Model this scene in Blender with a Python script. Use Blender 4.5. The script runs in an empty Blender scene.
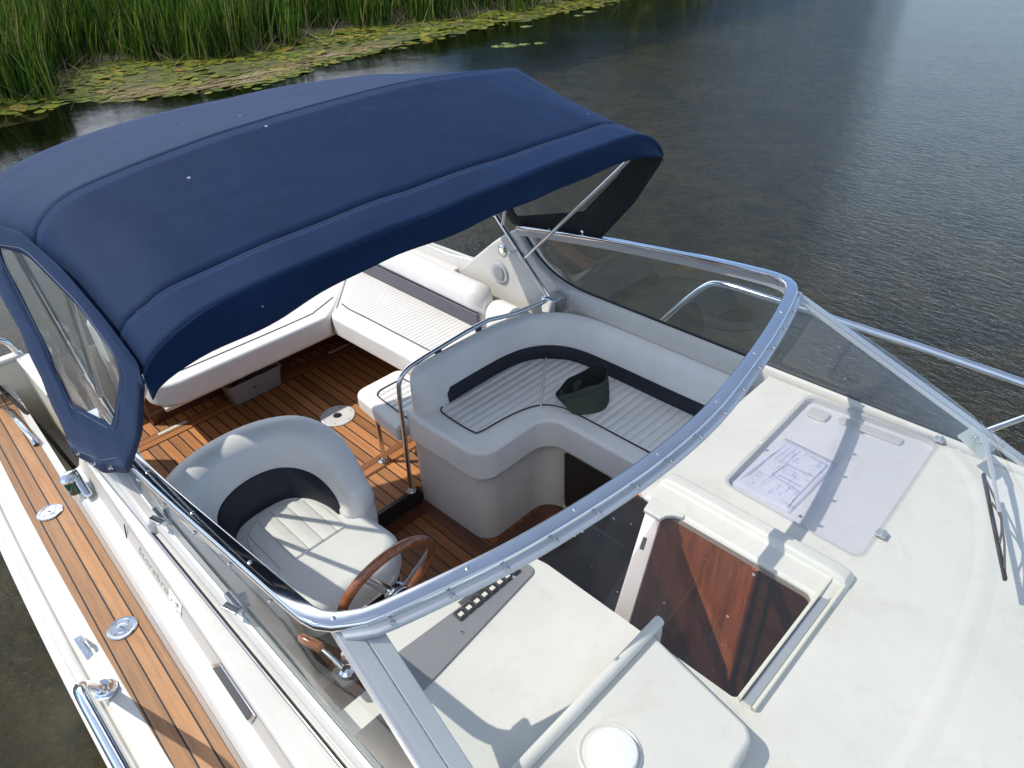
import bpy, bmesh, math, random
import numpy as np
from mathutils import Vector, Matrix

random.seed(7)
rng = np.random.default_rng(7)
S = bpy.context.scene
COL = S.collection
PI = math.pi

# ------------------------------------------------------------------ materials
def new_mat(name):
    m = bpy.data.materials.new(name)
    m.use_nodes = True
    nt = m.node_tree
    nt.nodes.clear()
    out = nt.nodes.new('ShaderNodeOutputMaterial')
    return m, nt, out

class NT:
    """tiny helper round a node tree"""
    def __init__(s, nt): s.nt = nt
    def n(s, typ, **kw):
        nd = s.nt.nodes.new(typ)
        for k, v in kw.items(): setattr(nd, k, v)
        return nd
    def l(s, a, b): s.nt.links.new(a, b)
    def val(s, sock, v):
        if hasattr(v, 'is_output') or isinstance(v, bpy.types.NodeSocket): s.l(v, sock)
        else: sock.default_value = v
    def math(s, op, a, b=0.0, c=None, clamp=False):
        nd = s.n('ShaderNodeMath', operation=op, use_clamp=clamp)
        s.val(nd.inputs[0], a); s.val(nd.inputs[1], b)
        if c is not None: s.val(nd.inputs[2], c)
        return nd.outputs[0]
    def mix(s, fac, a, b, blend='MIX'):
        nd = s.n('ShaderNodeMix', data_type='RGBA', blend_type=blend)
        s.val(nd.inputs[0], fac); s.val(nd.inputs[6], a); s.val(nd.inputs[7], b)
        return nd.outputs[2]
    def coord(s, which='Object'):
        return s.n('ShaderNodeTexCoord').outputs[which]
    def mapping(s, vec, scale=(1,1,1), loc=(0,0,0), rot=(0,0,0)):
        nd = s.n('ShaderNodeMapping')
        s.l(vec, nd.inputs[0]); nd.inputs['Scale'].default_value = scale
        nd.inputs['Location'].default_value = loc; nd.inputs['Rotation'].default_value = rot
        return nd.outputs[0]
    def noise(s, vec, scale, detail=3, rough=0.55, dist=0.0):
        nd = s.n('ShaderNodeTexNoise')
        s.l(vec, nd.inputs['Vector']); nd.inputs['Scale'].default_value = scale
        nd.inputs['Detail'].default_value = detail; nd.inputs['Roughness'].default_value = rough
        nd.inputs['Distortion'].default_value = dist
        return nd.outputs[0]
    def ramp(s, fac, stops):
        nd = s.n('ShaderNodeValToRGB'); cr = nd.color_ramp
        while len(cr.elements) < len(stops): cr.elements.new(0.5)
        for e, (p, c) in zip(cr.elements, stops):
            e.position = p; e.color = (*c, 1) if len(c) == 3 else c
        s.l(fac, nd.inputs[0])
        return nd.outputs[0]
    def bump(s, h, strength=0.3, dist=0.01, normal=None):
        nd = s.n('ShaderNodeBump'); s.l(h, nd.inputs['Height'])
        nd.inputs['Strength'].default_value = strength; nd.inputs['Distance'].default_value = dist
        if normal is not None: s.l(normal, nd.inputs['Normal'])
        return nd.outputs[0]
    def sep(s, vec):
        nd = s.n('ShaderNodeSeparateXYZ'); s.l(vec, nd.inputs[0]); return nd.outputs
    def comb(s, x, y, z):
        nd = s.n('ShaderNodeCombineXYZ'); s.val(nd.inputs[0], x); s.val(nd.inputs[1], y); s.val(nd.inputs[2], z); return nd.outputs[0]
    def principled(s, out, **kw):
        nd = s.n('ShaderNodeBsdfPrincipled')
        for k, v in kw.items(): s.val(nd.inputs[k.replace('_', ' ')], v)
        s.l(nd.outputs[0], out.inputs[0])
        return nd

def c4(c): return (c[0], c[1], c[2], 1.0)

def paint(name, col, rough=0.3, var=0.06, bump=0.0, bscale=60, metallic=0.0, dirt=0.0, dirt_col=(0.35,0.3,0.22), coat=0.0, specks=0.0):
    m, nt, out = new_mat(name); h = NT(nt)
    co = h.coord()
    nz = h.noise(co, 3.0, 5, 0.6)
    lo = tuple(max(0, c*(1-var)) for c in col); hi = tuple(min(1, c*(1+var)) for c in col)
    base = h.ramp(nz, [(0.3, lo), (0.7, hi)])
    if dirt:
        d = h.noise(h.mapping(co, (1,1,1), (3,1,7)), 7.0, 8, 0.7, 0.6)
        f = h.ramp(d, [(0.52, (0,0,0)), (0.75, (dirt,)*3)])
        base = h.mix(f, base, c4(dirt_col))
    if specks:
        v = h.n('ShaderNodeTexVoronoi', feature='F1'); h.l(co, v.inputs['Vector']); v.inputs['Scale'].default_value = 16
        f = h.math('LESS_THAN', v.outputs['Distance'], specks)
        wn = h.n('ShaderNodeTexWhiteNoise'); h.l(v.outputs['Position'], wn.inputs['Vector'])
        f = h.math('MULTIPLY', f, h.math('GREATER_THAN', wn.outputs['Value'], 0.6))
        base = h.mix(f, base, (0.12,0.09,0.05,1))
    r = h.math('ADD', rough-0.06, h.math('MULTIPLY', h.noise(co, 9.0, 4), 0.12))
    kw = dict(Base_Color=base, Roughness=r, Metallic=metallic)
    if coat: kw['Coat_Weight'] = coat
    p = h.principled(out, **kw)
    if coat: p.inputs['Coat Roughness'].default_value = 0.08
    if bump: h.l(h.bump(h.noise(co, bscale, 4, 0.6), bump, 0.004), p.inputs['Normal'])
    return m

def teak(name, col, plank=0.055, axis='x', caulk=0.0045, off=0.0, grey=0.0, dirt=0.0, curve=None):
    """planks along `axis`, black caulk between; curve=(k, y0) makes the seams follow a slant"""
    m, nt, out = new_mat(name); h = NT(nt)
    co = h.coord(); x, y, z = h.sep(co)[:3]
    if axis == 'y': x, y = y, x
    if curve: y = h.math('SUBTRACT', y, h.math('MULTIPLY', x, curve))
    q = h.math('DIVIDE', h.math('ADD', y, off), plank)
    idx = h.math('FLOOR', q); fr = h.math('SUBTRACT', q, idx)
    edge = h.math('MINIMUM', fr, h.math('SUBTRACT', 1.0, fr))
    seam = h.math('LESS_THAN', edge, caulk/plank*0.5)
    wn = h.n('ShaderNodeTexWhiteNoise', noise_dimensions='1D'); h.l(idx, wn.inputs['W'])
    gv = h.comb(h.math('MULTIPLY', x, 1.6), h.math('MULTIPLY', y, 42.0), h.math('MULTIPLY', idx, 3.7))
    g1 = h.noise(gv, 1.4, 6, 0.65, 0.8)
    g2 = h.noise(h.comb(h.math('MULTIPLY', x, 7.0), h.math('MULTIPLY', y, 260.0), idx), 1.0, 3)
    g3 = h.noise(co, 2.6, 5, 0.7)
    lo = tuple(c*0.58 for c in col); hi = tuple(min(1, c*1.3) for c in col)
    base = h.ramp(h.math('ADD', h.math('MULTIPLY', g1, 0.7), h.math('MULTIPLY', g2, 0.3)), [(0.3, lo), (0.5, col), (0.72, hi)])
    pv = h.math('ADD', 0.66, h.math('MULTIPLY', wn.outputs['Value'], 0.62))
    base = h.mix(1.0, base, h.comb(pv, pv, pv), 'MULTIPLY')
    if grey:
        base = h.mix(h.math('MULTIPLY', h.ramp(g3, [(0.35,(0,0,0)),(0.7,(1,1,1))]), grey), base, (0.36,0.29,0.21,1))
    if dirt:
        d = h.noise(h.mapping(co, (1.5,6,1)), 5.0, 7, 0.7, 1.0)
        base = h.mix(h.ramp(d, [(0.5,(0,0,0)),(0.72,(dirt,)*3)]), base, (0.07,0.05,0.035,1))
    base = h.mix(seam, base, (0.012,0.011,0.010,1))
    p = h.principled(out, Base_Color=base, Roughness=h.math('ADD', 0.45, h.math('MULTIPLY', g1, 0.25)))
    hh = h.math('ADD', h.math('MULTIPLY', g2, 0.25), h.math('MULTIPLY', h.math('SUBTRACT', 1.0, seam), 0.8))
    h.l(h.bump(hh, 0.35, 0.002), p.inputs['Normal'])
    return m

def wood(name, col, axis='z', rough=0.25, stretch=18.0):
    m, nt, out = new_mat(name); h = NT(nt)
    co = h.coord(); sc = [stretch]*3; sc['xyz'.index(axis)] = 1.2
    g = h.noise(h.mapping(co, tuple(sc)), 1.6, 7, 0.65, 0.7)
    g2 = h.noise(h.mapping(co, tuple(v*6 for v in sc)), 1.5, 3)
    f = h.math('ADD', h.math('MULTIPLY', g, 0.75), h.math('MULTIPLY', g2, 0.25))
    base = h.ramp(f, [(0.32, tuple(c*0.45 for c in col)), (0.5, col), (0.7, tuple(min(1,c*1.5) for c in col))])
    h.principled(out, Base_Color=base, Roughness=rough, Coat_Weight=0.4)
    return m

def vinyl(name, col, rough=0.42, rib=None, rib_axis='y', rib_off=0.0, rib_depth=0.6, dirt=0.12):
    m, nt, out = new_mat(name); h = NT(nt)
    co = h.coord()
    nz = h.noise(co, 4.0, 5, 0.6)
    base = h.ramp(nz, [(0.3, tuple(c*0.93 for c in col)), (0.7, tuple(min(1,c*1.04) for c in col))])
    d = h.noise(h.mapping(co, (1,1,1), (5,2,1)), 11.0, 8, 0.72, 0.5)
    base = h.mix(h.ramp(d, [(0.55,(0,0,0)),(0.8,(dirt,)*3)]), base, (0.38,0.34,0.27,1))
    grain = h.n('ShaderNodeTexVoronoi'); h.l(co, grain.inputs['Vector']); grain.inputs['Scale'].default_value = 420
    wr = h.noise(h.mapping(co, (1,1.4,1)), 13.0, 3, 0.5, 1.2)
    hgt = h.math('ADD', h.math('MULTIPLY', grain.outputs['Distance'], 0.10), h.math('MULTIPLY', wr, 0.9))
    p = h.principled(out, Roughness=h.math('ADD', rough-0.05, h.math('MULTIPLY', nz, 0.1)))
    nrm = h.bump(hgt, 0.30, 0.004)
    if rib:
        x, y, z = h.sep(co)[:3]
        t = {'x': x, 'y': y, 'd': h.math('MULTIPLY', h.math('ADD', x, y), 0.7071)}[rib_axis]
        q = h.math('DIVIDE', h.math('ADD', t, rib_off), rib)
        fr = h.math('FRACT', q)
        e = h.math('MULTIPLY', h.math('MINIMUM', fr, h.math('SUBTRACT', 1.0, fr)), 2.0)
        prof = h.math('POWER', e, 0.4)
        nrm = h.bump(prof, rib_depth, 0.008, nrm)
        st = h.math('LESS_THAN', e, 0.11)
        base = h.mix(h.math('MULTIPLY', st, 0.22), base, (0.20,0.20,0.21,1))
    h.l(base, p.inputs['Base Color'])
    h.l(nrm, p.inputs['Normal'])
    return m

def canvas(name, k=1.0):
    m, nt, out = new_mat(name); h = NT(nt)
    co = h.coord()
    nz = h.noise(co, 2.2, 6, 0.65, 0.4)
    base = h.ramp(nz, [(0.3, (0.0046*k,0.0130*k,0.038*k)), (0.7, (0.0064*k,0.0175*k,0.050*k))])
    fad = h.noise(h.mapping(co, (0.6,2.2,1), (4,0,0)), 2.6, 6, 0.7, 0.8)
    base = h.mix(h.ramp(fad, [(0.45,(0,0,0)),(0.8,(0.30,)*3)]), base, (0.010,0.028,0.066,1))
    # bird droppings, pollen and lint caught in the weave
    v = h.n('ShaderNodeTexVoronoi'); h.l(co, v.inputs['Vector']); v.inputs['Scale'].default_value = 7.5
    wn = h.n('ShaderNodeTexWhiteNoise'); h.l(v.outputs['Position'], wn.inputs['Vector'])
    sz = h.math('MULTIPLY', h.math('POWER', wn.outputs['Value'], 4.0), 0.060)
    spot = h.math('LESS_THAN', v.outputs['Distance'], sz)
    base = h.mix(h.math('MULTIPLY', spot, 0.55), base, (0.55,0.56,0.58,1))
    weave = h.noise(co, 300, 2)
    wr = h.noise(h.mapping(co, (1.3,1.3,1.3)), 2.6, 4, 0.5, 0.6)
    p = h.principled(out, Base_Color=base, Roughness=0.66)
    p.inputs['Sheen Weight'].default_value = 0.16; p.inputs['Sheen Tint'].default_value = (0.22,0.36,0.70,1); p.inputs['Specular Tint'].default_value = (0.45,0.62,1.0,1)
    p.inputs['Sheen Roughness'].default_value = 0.5
    p.inputs['Specular IOR Level'].default_value = 0.14
    n1 = h.bump(wr, 0.28, 0.03)
    h.l(h.bump(weave, 0.25, 0.001, n1), p.inputs['Normal'])
    return m

def steel(name, col=(0.72,0.73,0.74), rough=0.10):
    m, nt, out = new_mat(name); h = NT(nt)
    co = h.coord()
    r = h.math('ADD', rough, h.math('MULTIPLY', h.noise(co, 24.0, 5), 0.10))
    base = h.ramp(h.noise(co, 6.0, 5), [(0.3, tuple(c*0.9 for c in col)), (0.7, col)])
    h.principled(out, Base_Color=base, Metallic=1.0, Roughness=r)
    return m

def two_sided_ior(h, ior):
    # a thin sheet reflects alike from both faces
    bf = h.n('ShaderNodeNewGeometry').outputs['Backfacing']
    return h.math('ADD', ior, h.math('MULTIPLY', bf, 1.0/ior-ior))
def glass(name, tint=(0.90,0.96,0.94), ior=1.5, rough=0.01, haze=0.0, haze_col=(0.7,0.75,0.75), wav=0.0):
    """thin sheet: see-through with its own Fresnel reflection, so sunlight passes it"""
    m, nt, out = new_mat(name); h = NT(nt)
    co = h.coord()
    tr = h.n('ShaderNodeBsdfTransparent'); tr.inputs[0].default_value = c4(tint)
    gl = h.n('ShaderNodeBsdfGlossy'); gl.inputs['Roughness'].default_value = rough
    fr = h.n('ShaderNodeFresnel'); h.l(two_sided_ior(h, ior), fr.inputs['IOR'])
    if wav:
        b = h.bump(h.noise(co, 7.0, 3, 0.5, 0.8), wav, 0.02)
        h.l(b, gl.inputs['Normal']); h.l(b, fr.inputs['Normal'])
    mx = h.n('ShaderNodeMixShader'); h.l(fr.outputs[0], mx.inputs[0]); h.l(tr.outputs[0], mx.inputs[1]); h.l(gl.outputs[0], mx.inputs[2])
    last = mx.outputs[0]
    if haze:
        df = h.n('ShaderNodeBsdfDiffuse'); df.inputs[0].default_value = c4(haze_col)
        f = h.math('MULTIPLY', h.ramp(h.noise(co, 5.0, 7, 0.7, 0.5), [(0.3,(0.3,)*3),(0.75,(1,1,1))]), haze)
        v = h.n('ShaderNodeTexVoronoi'); h.l(co, v.inputs['Vector']); v.inputs['Scale'].default_value = 28
        wn = h.n('ShaderNodeTexWhiteNoise'); h.l(v.outputs['Position'], wn.inputs['Vector'])
        sp = h.math('LESS_THAN', v.outputs['Distance'], h.math('MULTIPLY', h.math('POWER', wn.outputs['Value'], 5.0), 0.13))
        f = h.math('ADD', f, h.math('MULTIPLY', sp, 0.3), clamp=True)
        m2 = h.n('ShaderNodeMixShader'); h.l(f, m2.inputs[0]); h.l(last, m2.inputs[1]); h.l(df.outputs[0], m2.inputs[2])
        last = m2.outputs[0]
    h.l(last, out.inputs[0])
    return m

def plain(name, col, rough=0.5, metallic=0.0, emit=None):
    return paint(name, col, rough, 0.05, metallic=metallic)

M = {}
M['gelcoat'] = paint('white_gelcoat', (0.62,0.605,0.565), 0.26, 0.05, dirt=0.20, coat=0.3, specks=0.010)
M['deck_white'] = paint('white_deck_gelcoat', (0.63,0.62,0.58), 0.30, 0.05, dirt=0.22, coat=0.2, specks=0.012)
M['dash_white'] = paint('white_dash_gelcoat', (0.64,0.627,0.58), 0.30, 0.06, dirt=0.26, bump=0.10, bscale=220, specks=0.014)
M['cream'] = paint('cream_gelcoat', (0.70,0.655,0.55), 0.35, 0.05, dirt=0.22)
M['white_inner'] = paint('white_inner_moulding', (0.74,0.72,0.69), 0.38, 0.03, dirt=0.10)
M['rubrail'] = paint('white_rubber', (0.70,0.68,0.63), 0.45, 0.05, dirt=0.3)
M['black'] = paint('black_rubber', (0.015,0.015,0.016), 0.45, 0.2)
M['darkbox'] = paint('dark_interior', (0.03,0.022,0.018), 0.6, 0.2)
M['grey_panel'] = paint('grey_instrument_panel', (0.20,0.20,0.21), 0.45, 0.05, bump=0.3, bscale=500)
M['grey_plastic'] = paint('grey_plastic', (0.34,0.345,0.35), 0.5, 0.06, dirt=0.2)
M['ivory'] = paint('ivory_plastic', (0.66,0.64,0.55), 0.4, 0.04)
M['vinyl'] = vinyl('white_vinyl', (0.79,0.78,0.75))
M['vinyl_rib_x'] = vinyl('white_vinyl_ribbed_across', (0.79,0.78,0.75), rib=0.030, rib_axis='x')
M['vinyl_rib_y'] = vinyl('white_vinyl_ribbed_along', (0.79,0.78,0.75), rib=0.030, rib_axis='y')
M['vinyl_rib_helm'] = vinyl('white_vinyl_ribbed_seat', (0.79,0.78,0.75), rib=0.062, rib_axis='y', rib_off=0.01, rib_depth=0.8)
M['vinyl_rib_wide'] = vinyl('white_vinyl_ribbed_wide', (0.79,0.78,0.75), rib=0.042, rib_axis='x', rib_depth=0.8)
M['navy'] = vinyl('navy_vinyl', (0.010,0.012,0.022), 0.5, dirt=0.02)
M['canvas'] = canvas('navy_canvas'); M['canvas_hem'] = canvas('doubled_navy_canvas', 1.08)
M['canvas_shade'] = paint('shade_toned_canvas', (0.007,0.008,0.012), 0.85, 0.2)  # shade under the canopy put into the port curtain's colour
M['thread'] = paint('pale_thread', (0.14,0.16,0.22), 0.8)
M['steel'] = steel('stainless_steel')
M['chrome'] = steel('polished_chrome', (0.80,0.81,0.82), 0.04)
M['alu'] = steel('brushed_aluminium', (0.66,0.68,0.70), 0.28)
M['alu_dull'] = paint('anodised_aluminium', (0.52,0.54,0.56), 0.36, 0.05, metallic=0.55)
M['teak_floor'] = teak('teak_cockpit_floor', (0.45,0.19,0.060), 0.058, 'x', 0.0075, off=0.02, grey=0.14, dirt=0.16)
M['teak_cross'] = teak('teak_cross_boards', (0.34,0.14,0.045), 0.05, 'y', 0.006)
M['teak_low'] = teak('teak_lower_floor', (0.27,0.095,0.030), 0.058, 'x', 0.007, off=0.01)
M['teak_deck'] = teak('weathered_teak_side_deck', (0.42,0.205,0.080), 0.0505, 'x', 0.0052, off=1.3173, grey=0.22, dirt=0.25, curve=-0.039)
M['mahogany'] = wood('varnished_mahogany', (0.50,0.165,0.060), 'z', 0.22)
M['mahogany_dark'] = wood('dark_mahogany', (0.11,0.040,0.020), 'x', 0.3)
M['wheel_wood'] = wood('varnished_wheel_wood', (0.26,0.085,0.030), 'x', 0.18, 30)
M['glass'] = glass('clear_window_glass', (0.91,0.935,0.905), 1.14, haze=0.012)
M['glass_port'] = glass('clear_side_glass', (0.88,0.92,0.90), 1.62, haze=0.055, haze_col=(0.66,0.74,0.80))
M['greige'] = paint('beige_gelcoat', (0.50,0.465,0.42), 0.34, 0.05, dirt=0.2)
M['glass_front'] = glass('windscreen_glass', (0.965,0.975,0.96), 1.42, haze=0.024)
M['vinyl_clear'] = glass('clear_vinyl_window', (0.84,0.87,0.84), 1.35, 0.12, haze=0.12, haze_col=(0.55,0.56,0.52), wav=0.25)
M['glass_dark'] = glass('dusty_dark_acrylic', (0.11,0.095,0.09), 1.25, 0.05, haze=0.03, haze_col=(0.30,0.28,0.27))
M['glass_tint'] = glass('smoked_acrylic', (0.76,0.69,0.66), 1.40, 0.02, haze=0.04, haze_col=(0.30,0.28,0.27))
M['acrylic'] = glass('pale_acrylic_lid', (0.945,0.945,0.962), 1.38, 0.02, haze=0.07, haze_col=(0.68,0.69,0.73))
M['paper'] = paint('printed_paper', (0.68,0.70,0.79), 0.8, 0.03)
M['ink'] = paint('grey_ink', (0.30,0.32,0.43), 0.8)
M['ink_pale'] = paint('pale_ink', (0.47,0.51,0.70), 0.8)
M['felt_dark'] = paint('dark_lining', (0.008,0.009,0.008), 0.95, 0.3)
M['navy_sheen'] = vinyl('navy_vinyl_painted_sheen', (0.085,0.085,0.11), 0.38, dirt=0.1)  # grazing sun sheen put into a lighter navy for the side-seat band
M['felt'] = paint('dark_green_cloth', (0.045,0.056,0.042), 0.9, 0.3, bump=0.5, bscale=160)
M['rope'] = paint('black_rope', (0.016,0.013,0.012), 0.85, 0.3, bump=0.8, bscale=260)
M['green_lens'] = paint('green_lens', (0.005,0.07,0.035), 0.08, 0.1, coat=1.0)
M['sealant'] = paint('weathered_sealant', (0.42,0.47,0.45), 0.5, 0.12, dirt=0.5, dirt_col=(0.30,0.17,0.06))
M['mesh_grey'] = paint('dark_mesh', (0.09,0.09,0.095), 0.55, 0.1, bump=0.9, bscale=380)
M['letter'] = paint('grey_lettering', (0.20,0.19,0.17), 0.4)
M['emblem'] = paint('white_emblem', (0.82,0.82,0.84), 0.25)
m_, nt_, o_ = new_mat('lit_lamp'); h_ = NT(nt_)
h_.principled(o_, Base_Color=(0.9,0.75,0.45,1), Emission_Color=(1.0,0.72,0.32,1), Emission_Strength=1.6, Roughness=0.3); M['lamp'] = m_

# ------------------------------------------------------------------ object helpers
ORG = {}
def thing(name, label, cat, loc, group=None):
    o = bpy.data.objects.new(name, None); COL.objects.link(o)
    o.location = loc; o.empty_display_size = 0.2
    o['label'] = label; o['category'] = cat
    if group: o['group'] = group
    ORG[o.name] = Vector(loc)
    return o
def tag(o, label, cat, group=None):
    o['label'] = label; o['category'] = cat
    if group: o['group'] = group
    return o

def mk(name, verts, faces, mat, parent=None, bevel=0.0, seg=3, sub=0, sharp=35, smooth=True, origin=None, solid=0.0):
    org = ORG[parent.name] if parent is not None else (Vector(origin) if origin is not None else Vector((0,0,0)))
    me = bpy.data.meshes.new(name)
    me.from_pydata([tuple(Vector(v) - org) for v in verts], [], [tuple(f) for f in faces])
    bm = bmesh.new(); bm.from_mesh(me)
    bmesh.ops.remove_doubles(bm, verts=bm.verts, dist=1e-6)
    bmesh.ops.recalc_face_normals(bm, faces=bm.faces)
    bm.to_mesh(me); bm.free()
    me.materials.append(mat)
    if smooth:
        for p in me.polygons: p.use_smooth = True
        me.set_sharp_from_angle(angle=math.radians(sharp))
    o = bpy.data.objects.new(name, me); COL.objects.link(o)
    if parent is not None: o.parent = parent
    else: o.location = org
    ORG[o.name] = org
    if solid:
        md = o.modifiers.new('solid', 'SOLIDIFY'); md.thickness = solid; md.offset = 0
    if bevel:
        md = o.modifiers.new('bevel', 'BEVEL'); md.width = bevel; md.segments = seg
        md.limit_method = 'ANGLE'; md.angle_limit = math.radians(32); md.use_clamp_overlap = True
        for p in me.polygons: p.use_smooth = True
        me.attributes.remove(me.attributes['sharp_edge']) if 'sharp_edge' in me.attributes else None
        md.harden_normals = False
        w = o.modifiers.new('wn', 'WEIGHTED_NORMAL'); w.keep_sharp = False; w.weight = 60
    if sub:
        md = o.modifiers.new('sub', 'SUBSURF'); md.levels = sub; md.render_levels = sub
    return o

class G:
    """collects verts and faces for one mesh"""
    def __init__(s): s.v = []; s.f = []
    def add(s, v, f):
        b = len(s.v); s.v += [tuple(p) for p in v]; s.f += [tuple(i+b for i in q) for q in f]; return s
    def box(s, a, b):
        (x0,y0,z0),(x1,y1,z1) = a, b
        return s.add([(x0,y0,z0),(x1,y0,z0),(x1,y1,z0),(x0,y1,z0),(x0,y0,z1),(x1,y0,z1),(x1,y1,z1),(x0,y1,z1)],
                     [(0,3,2,1),(4,5,6,7),(0,1,5,4),(1,2,6,5),(2,3,7,6),(3,0,4,7)])
    def obox(s, c, ax, half):
        c = Vector(c); ax = [Vector(a).normalized() for a in ax]
        vs = [c + ax[0]*half[0]*i + ax[1]*half[1]*j + ax[2]*half[2]*k for k in (-1,1) for j in (-1,1) for i in (-1,1)]
        return s.add(vs, [(0,2,3,1),(4,5,7,6),(0,1,5,4),(1,3,7,5),(3,2,6,7),(2,0,4,6)])
    def prism(s, poly, z0, z1):
        n = len(poly)
        v = [(x,y,z0) for x,y in poly] + [(x,y,z1) for x,y in poly]
        f = [tuple(range(n))[::-1], tuple(range(n,2*n))] + [(i,(i+1)%n,n+(i+1)%n,n+i) for i in range(n)]
        return s.add(v, f)
    def extr(s, poly3, vec):
        n = len(poly3); vec = Vector(vec)
        v = [Vector(p) for p in poly3] + [Vector(p)+vec for p in poly3]
        f = [tuple(range(n))[::-1], tuple(range(n,2*n))] + [(i,(i+1)%n,n+(i+1)%n,n+i) for i in range(n)]
        return s.add(v, f)
    def tube(s, pts, r, seg=12, closed=False, caps=True):
        P = [Vector(p) for p in pts]; n = len(P)
        rr = r if isinstance(r, (list, tuple)) else [r]*n
        T = []
        for i in range(n):
            a = P[(i-1) % n] if (closed or i > 0) else P[i]
            b = P[(i+1) % n] if (closed or i < n-1) else P[i]
            T.append((b-a).normalized())
        nrm = T[0].orthogonal().normalized(); rings = []
        for i in range(n):
            if i: 
                q = T[i-1].rotation_difference(T[i]); nrm = q @ nrm
            nrm = (nrm - T[i]*nrm.dot(T[i])).normalized()
            bi = T[i].cross(nrm)
            rings.append([P[i] + (nrm*math.cos(2*PI*k/seg) + bi*math.sin(2*PI*k/seg))*rr[i] for k in range(seg)])
        return s.rings(rings, True, closed, caps and not closed)
    def rings(s, rings, ring_closed=True, path_closed=False, caps=False):
        n = len(rings); k = len(rings[0]); v = [p for r in rings for p in r]; f = []
        for i in range(n if path_closed else n-1):
            j = (i+1) % n
            for a in range(k if ring_closed else k-1):
                b = (a+1) % k
                f.append((i*k+a, i*k+b, j*k+b, j*k+a))
        if caps:
            f.append(tuple(range(k))[::-1]); f.append(tuple((n-1)*k+a for a in range(k)))
        return s.add(v, f)
    def lathe(s, prof, c, axis=(0,0,1), seg=24):
        ax = Vector(axis).normalized(); u = ax.orthogonal().normalized(); w = ax.cross(u); c = Vector(c)
        rings = [[c + ax*hh + (u*math.cos(2*PI*k/seg) + w*math.sin(2*PI*k/seg))*r for k in range(seg)] for r, hh in prof]
        return s.rings(rings, True, False, True)
    def build(s, name, mat, parent=None, **kw): return mk(name, s.v, s.f, mat, parent, **kw)

def fillet(poly, r, n=6):
    """round the corners of a closed 2D polygon; r one radius or one per corner"""
    m = len(poly); rs = r if isinstance(r, (list, tuple)) else [r]*m
    out = []
    for i in range(m):
        p = Vector(poly[i]).to_2d(); a = Vector(poly[i-1]).to_2d(); b = Vector(poly[(i+1) % m]).to_2d()
        if rs[i] <= 1e-5: out.append(tuple(p)); continue
        d1 = (a-p).normalized(); d2 = (b-p).normalized()
        ang = d1.angle(d2)
        if abs(ang-PI) < 1e-3: out.append(tuple(p)); continue
        t = min(rs[i]/math.tan(ang/2), (a-p).length*0.49, (b-p).length*0.49); rad = t*math.tan(ang/2)
        c = p + (d1+d2).normalized()*(rad/math.sin(ang/2))
        s0 = p+d1*t-c; s1 = p+d2*t-c
        a0 = math.atan2(s0.y, s0.x); da = math.atan2(s1.y, s1.x)-a0
        while da > PI: da -= 2*PI
        while da < -PI: da += 2*PI
        out += [(c.x+rad*math.cos(a0+da*k/n), c.y+rad*math.sin(a0+da*k/n)) for k in range(n+1)]
    return out

def spline(pts, n=8, closed=False):
    """Catmull-Rom through the points"""
    P = [Vector(p) for p in pts]; m = len(P); out = []
    rng_ = range(m if closed else m-1)
    for i in rng_:
        p1 = P[i]; p2 = P[(i+1) % m]
        p0 = P[i-1] if (closed or i) else p1*2-p2
        p3 = P[(i+2) % m] if (closed or i < m-2) else p2*2-p1
        for k in range(n):
            t = k/n
            out.append(0.5*((2*p1)+(p2-p0)*t+(2*p0-5*p1+4*p2-p3)*t*t+(3*p1-p0-3*p2+p3)*t**3))
    if not closed: out.append(P[-1])
    return out

def resample(pts, n):
    P = [Vector(p) for p in pts]; d = [0]
    for a, b in zip(P, P[1:]): d.append(d[-1]+(b-a).length)
    out = []
    j = 0
    for i in range(n):
        t = d[-1]*i/(n-1)
        while j < len(d)-2 and d[j+1] < t: j += 1
        f = (t-d[j])/max(d[j+1]-d[j], 1e-9); out.append(P[j].lerp(P[j+1], f))
    return out

def interp(x, xs, ys): return float(np.interp(x, xs, ys))

def plan_sweep(path, prof_fn, closed=False):
    """rings along a plan path (x,y); prof_fn(t,i) gives [(offset to the right-hand normal, z)]"""
    P = [Vector((p[0], p[1])) for p in path]; n = len(P); rings = []
    for i in range(n):
        a = P[(i-1) % n] if (closed or i) else P[i]; b = P[(i+1) % n] if (closed or i < n-1) else P[i]
        t = (b-a).normalized(); nr = Vector((t.y, -t.x))
        rings.append([Vector((P[i].x+nr.x*o, P[i].y+nr.y*o, z)) for o, z in prof_fn(i/(n-1), i)])
    return rings

def rrect(x0, x1, z0, z1, r, n=5):
    return fillet([(x0,z0),(x1,z0),(x1,z1),(x0,z1)], r, n)
# ================================================================== THE BOAT
boat = thing('motor_boat', 'white motor boat with teak side deck, open cockpit and raked curved windscreen', 'motor boat', (-0.8, 0, -0.5))

PSH = 0.035            # the port coaming stands a little further out
def edge(x):
    e = 1.50 - 0.0138*(x+0.4)**2
    if x > 0.8: e *= max(0.02, 1-((x-0.8)/3.5)**2.3)
    return e
def tin(x): return min(1.151+(x+2.97)*0.039, 1.30)
def tout(x): return edge(x)-0.117
XS = [-3.16+0.16*i for i in range(29)]            # -3.16 .. 1.3
XS = [x for x in XS if x < 1.36] + [1.36]
XB = [1.36+0.19*i for i in range(15)]

# hull skin, stern to bow
g = G(); rings = []
for x in XS + XB[1:]:
    e = edge(x); k = min(1, e)
    h = [(e-0.012*k, 0.455), (e-0.03*k, 0.30), (e-0.085*k, -0.25), (e-0.34*k, -0.80)]
    rings.append([Vector((x, -y, z)) for y, z in h] + [Vector((x, 0, -1.0))] + [Vector((x, y, z)) for y, z in reversed(h)])
g.rings(rings, False, False, True).build('hull', M['gelcoat'], boat, sharp=50)

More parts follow.
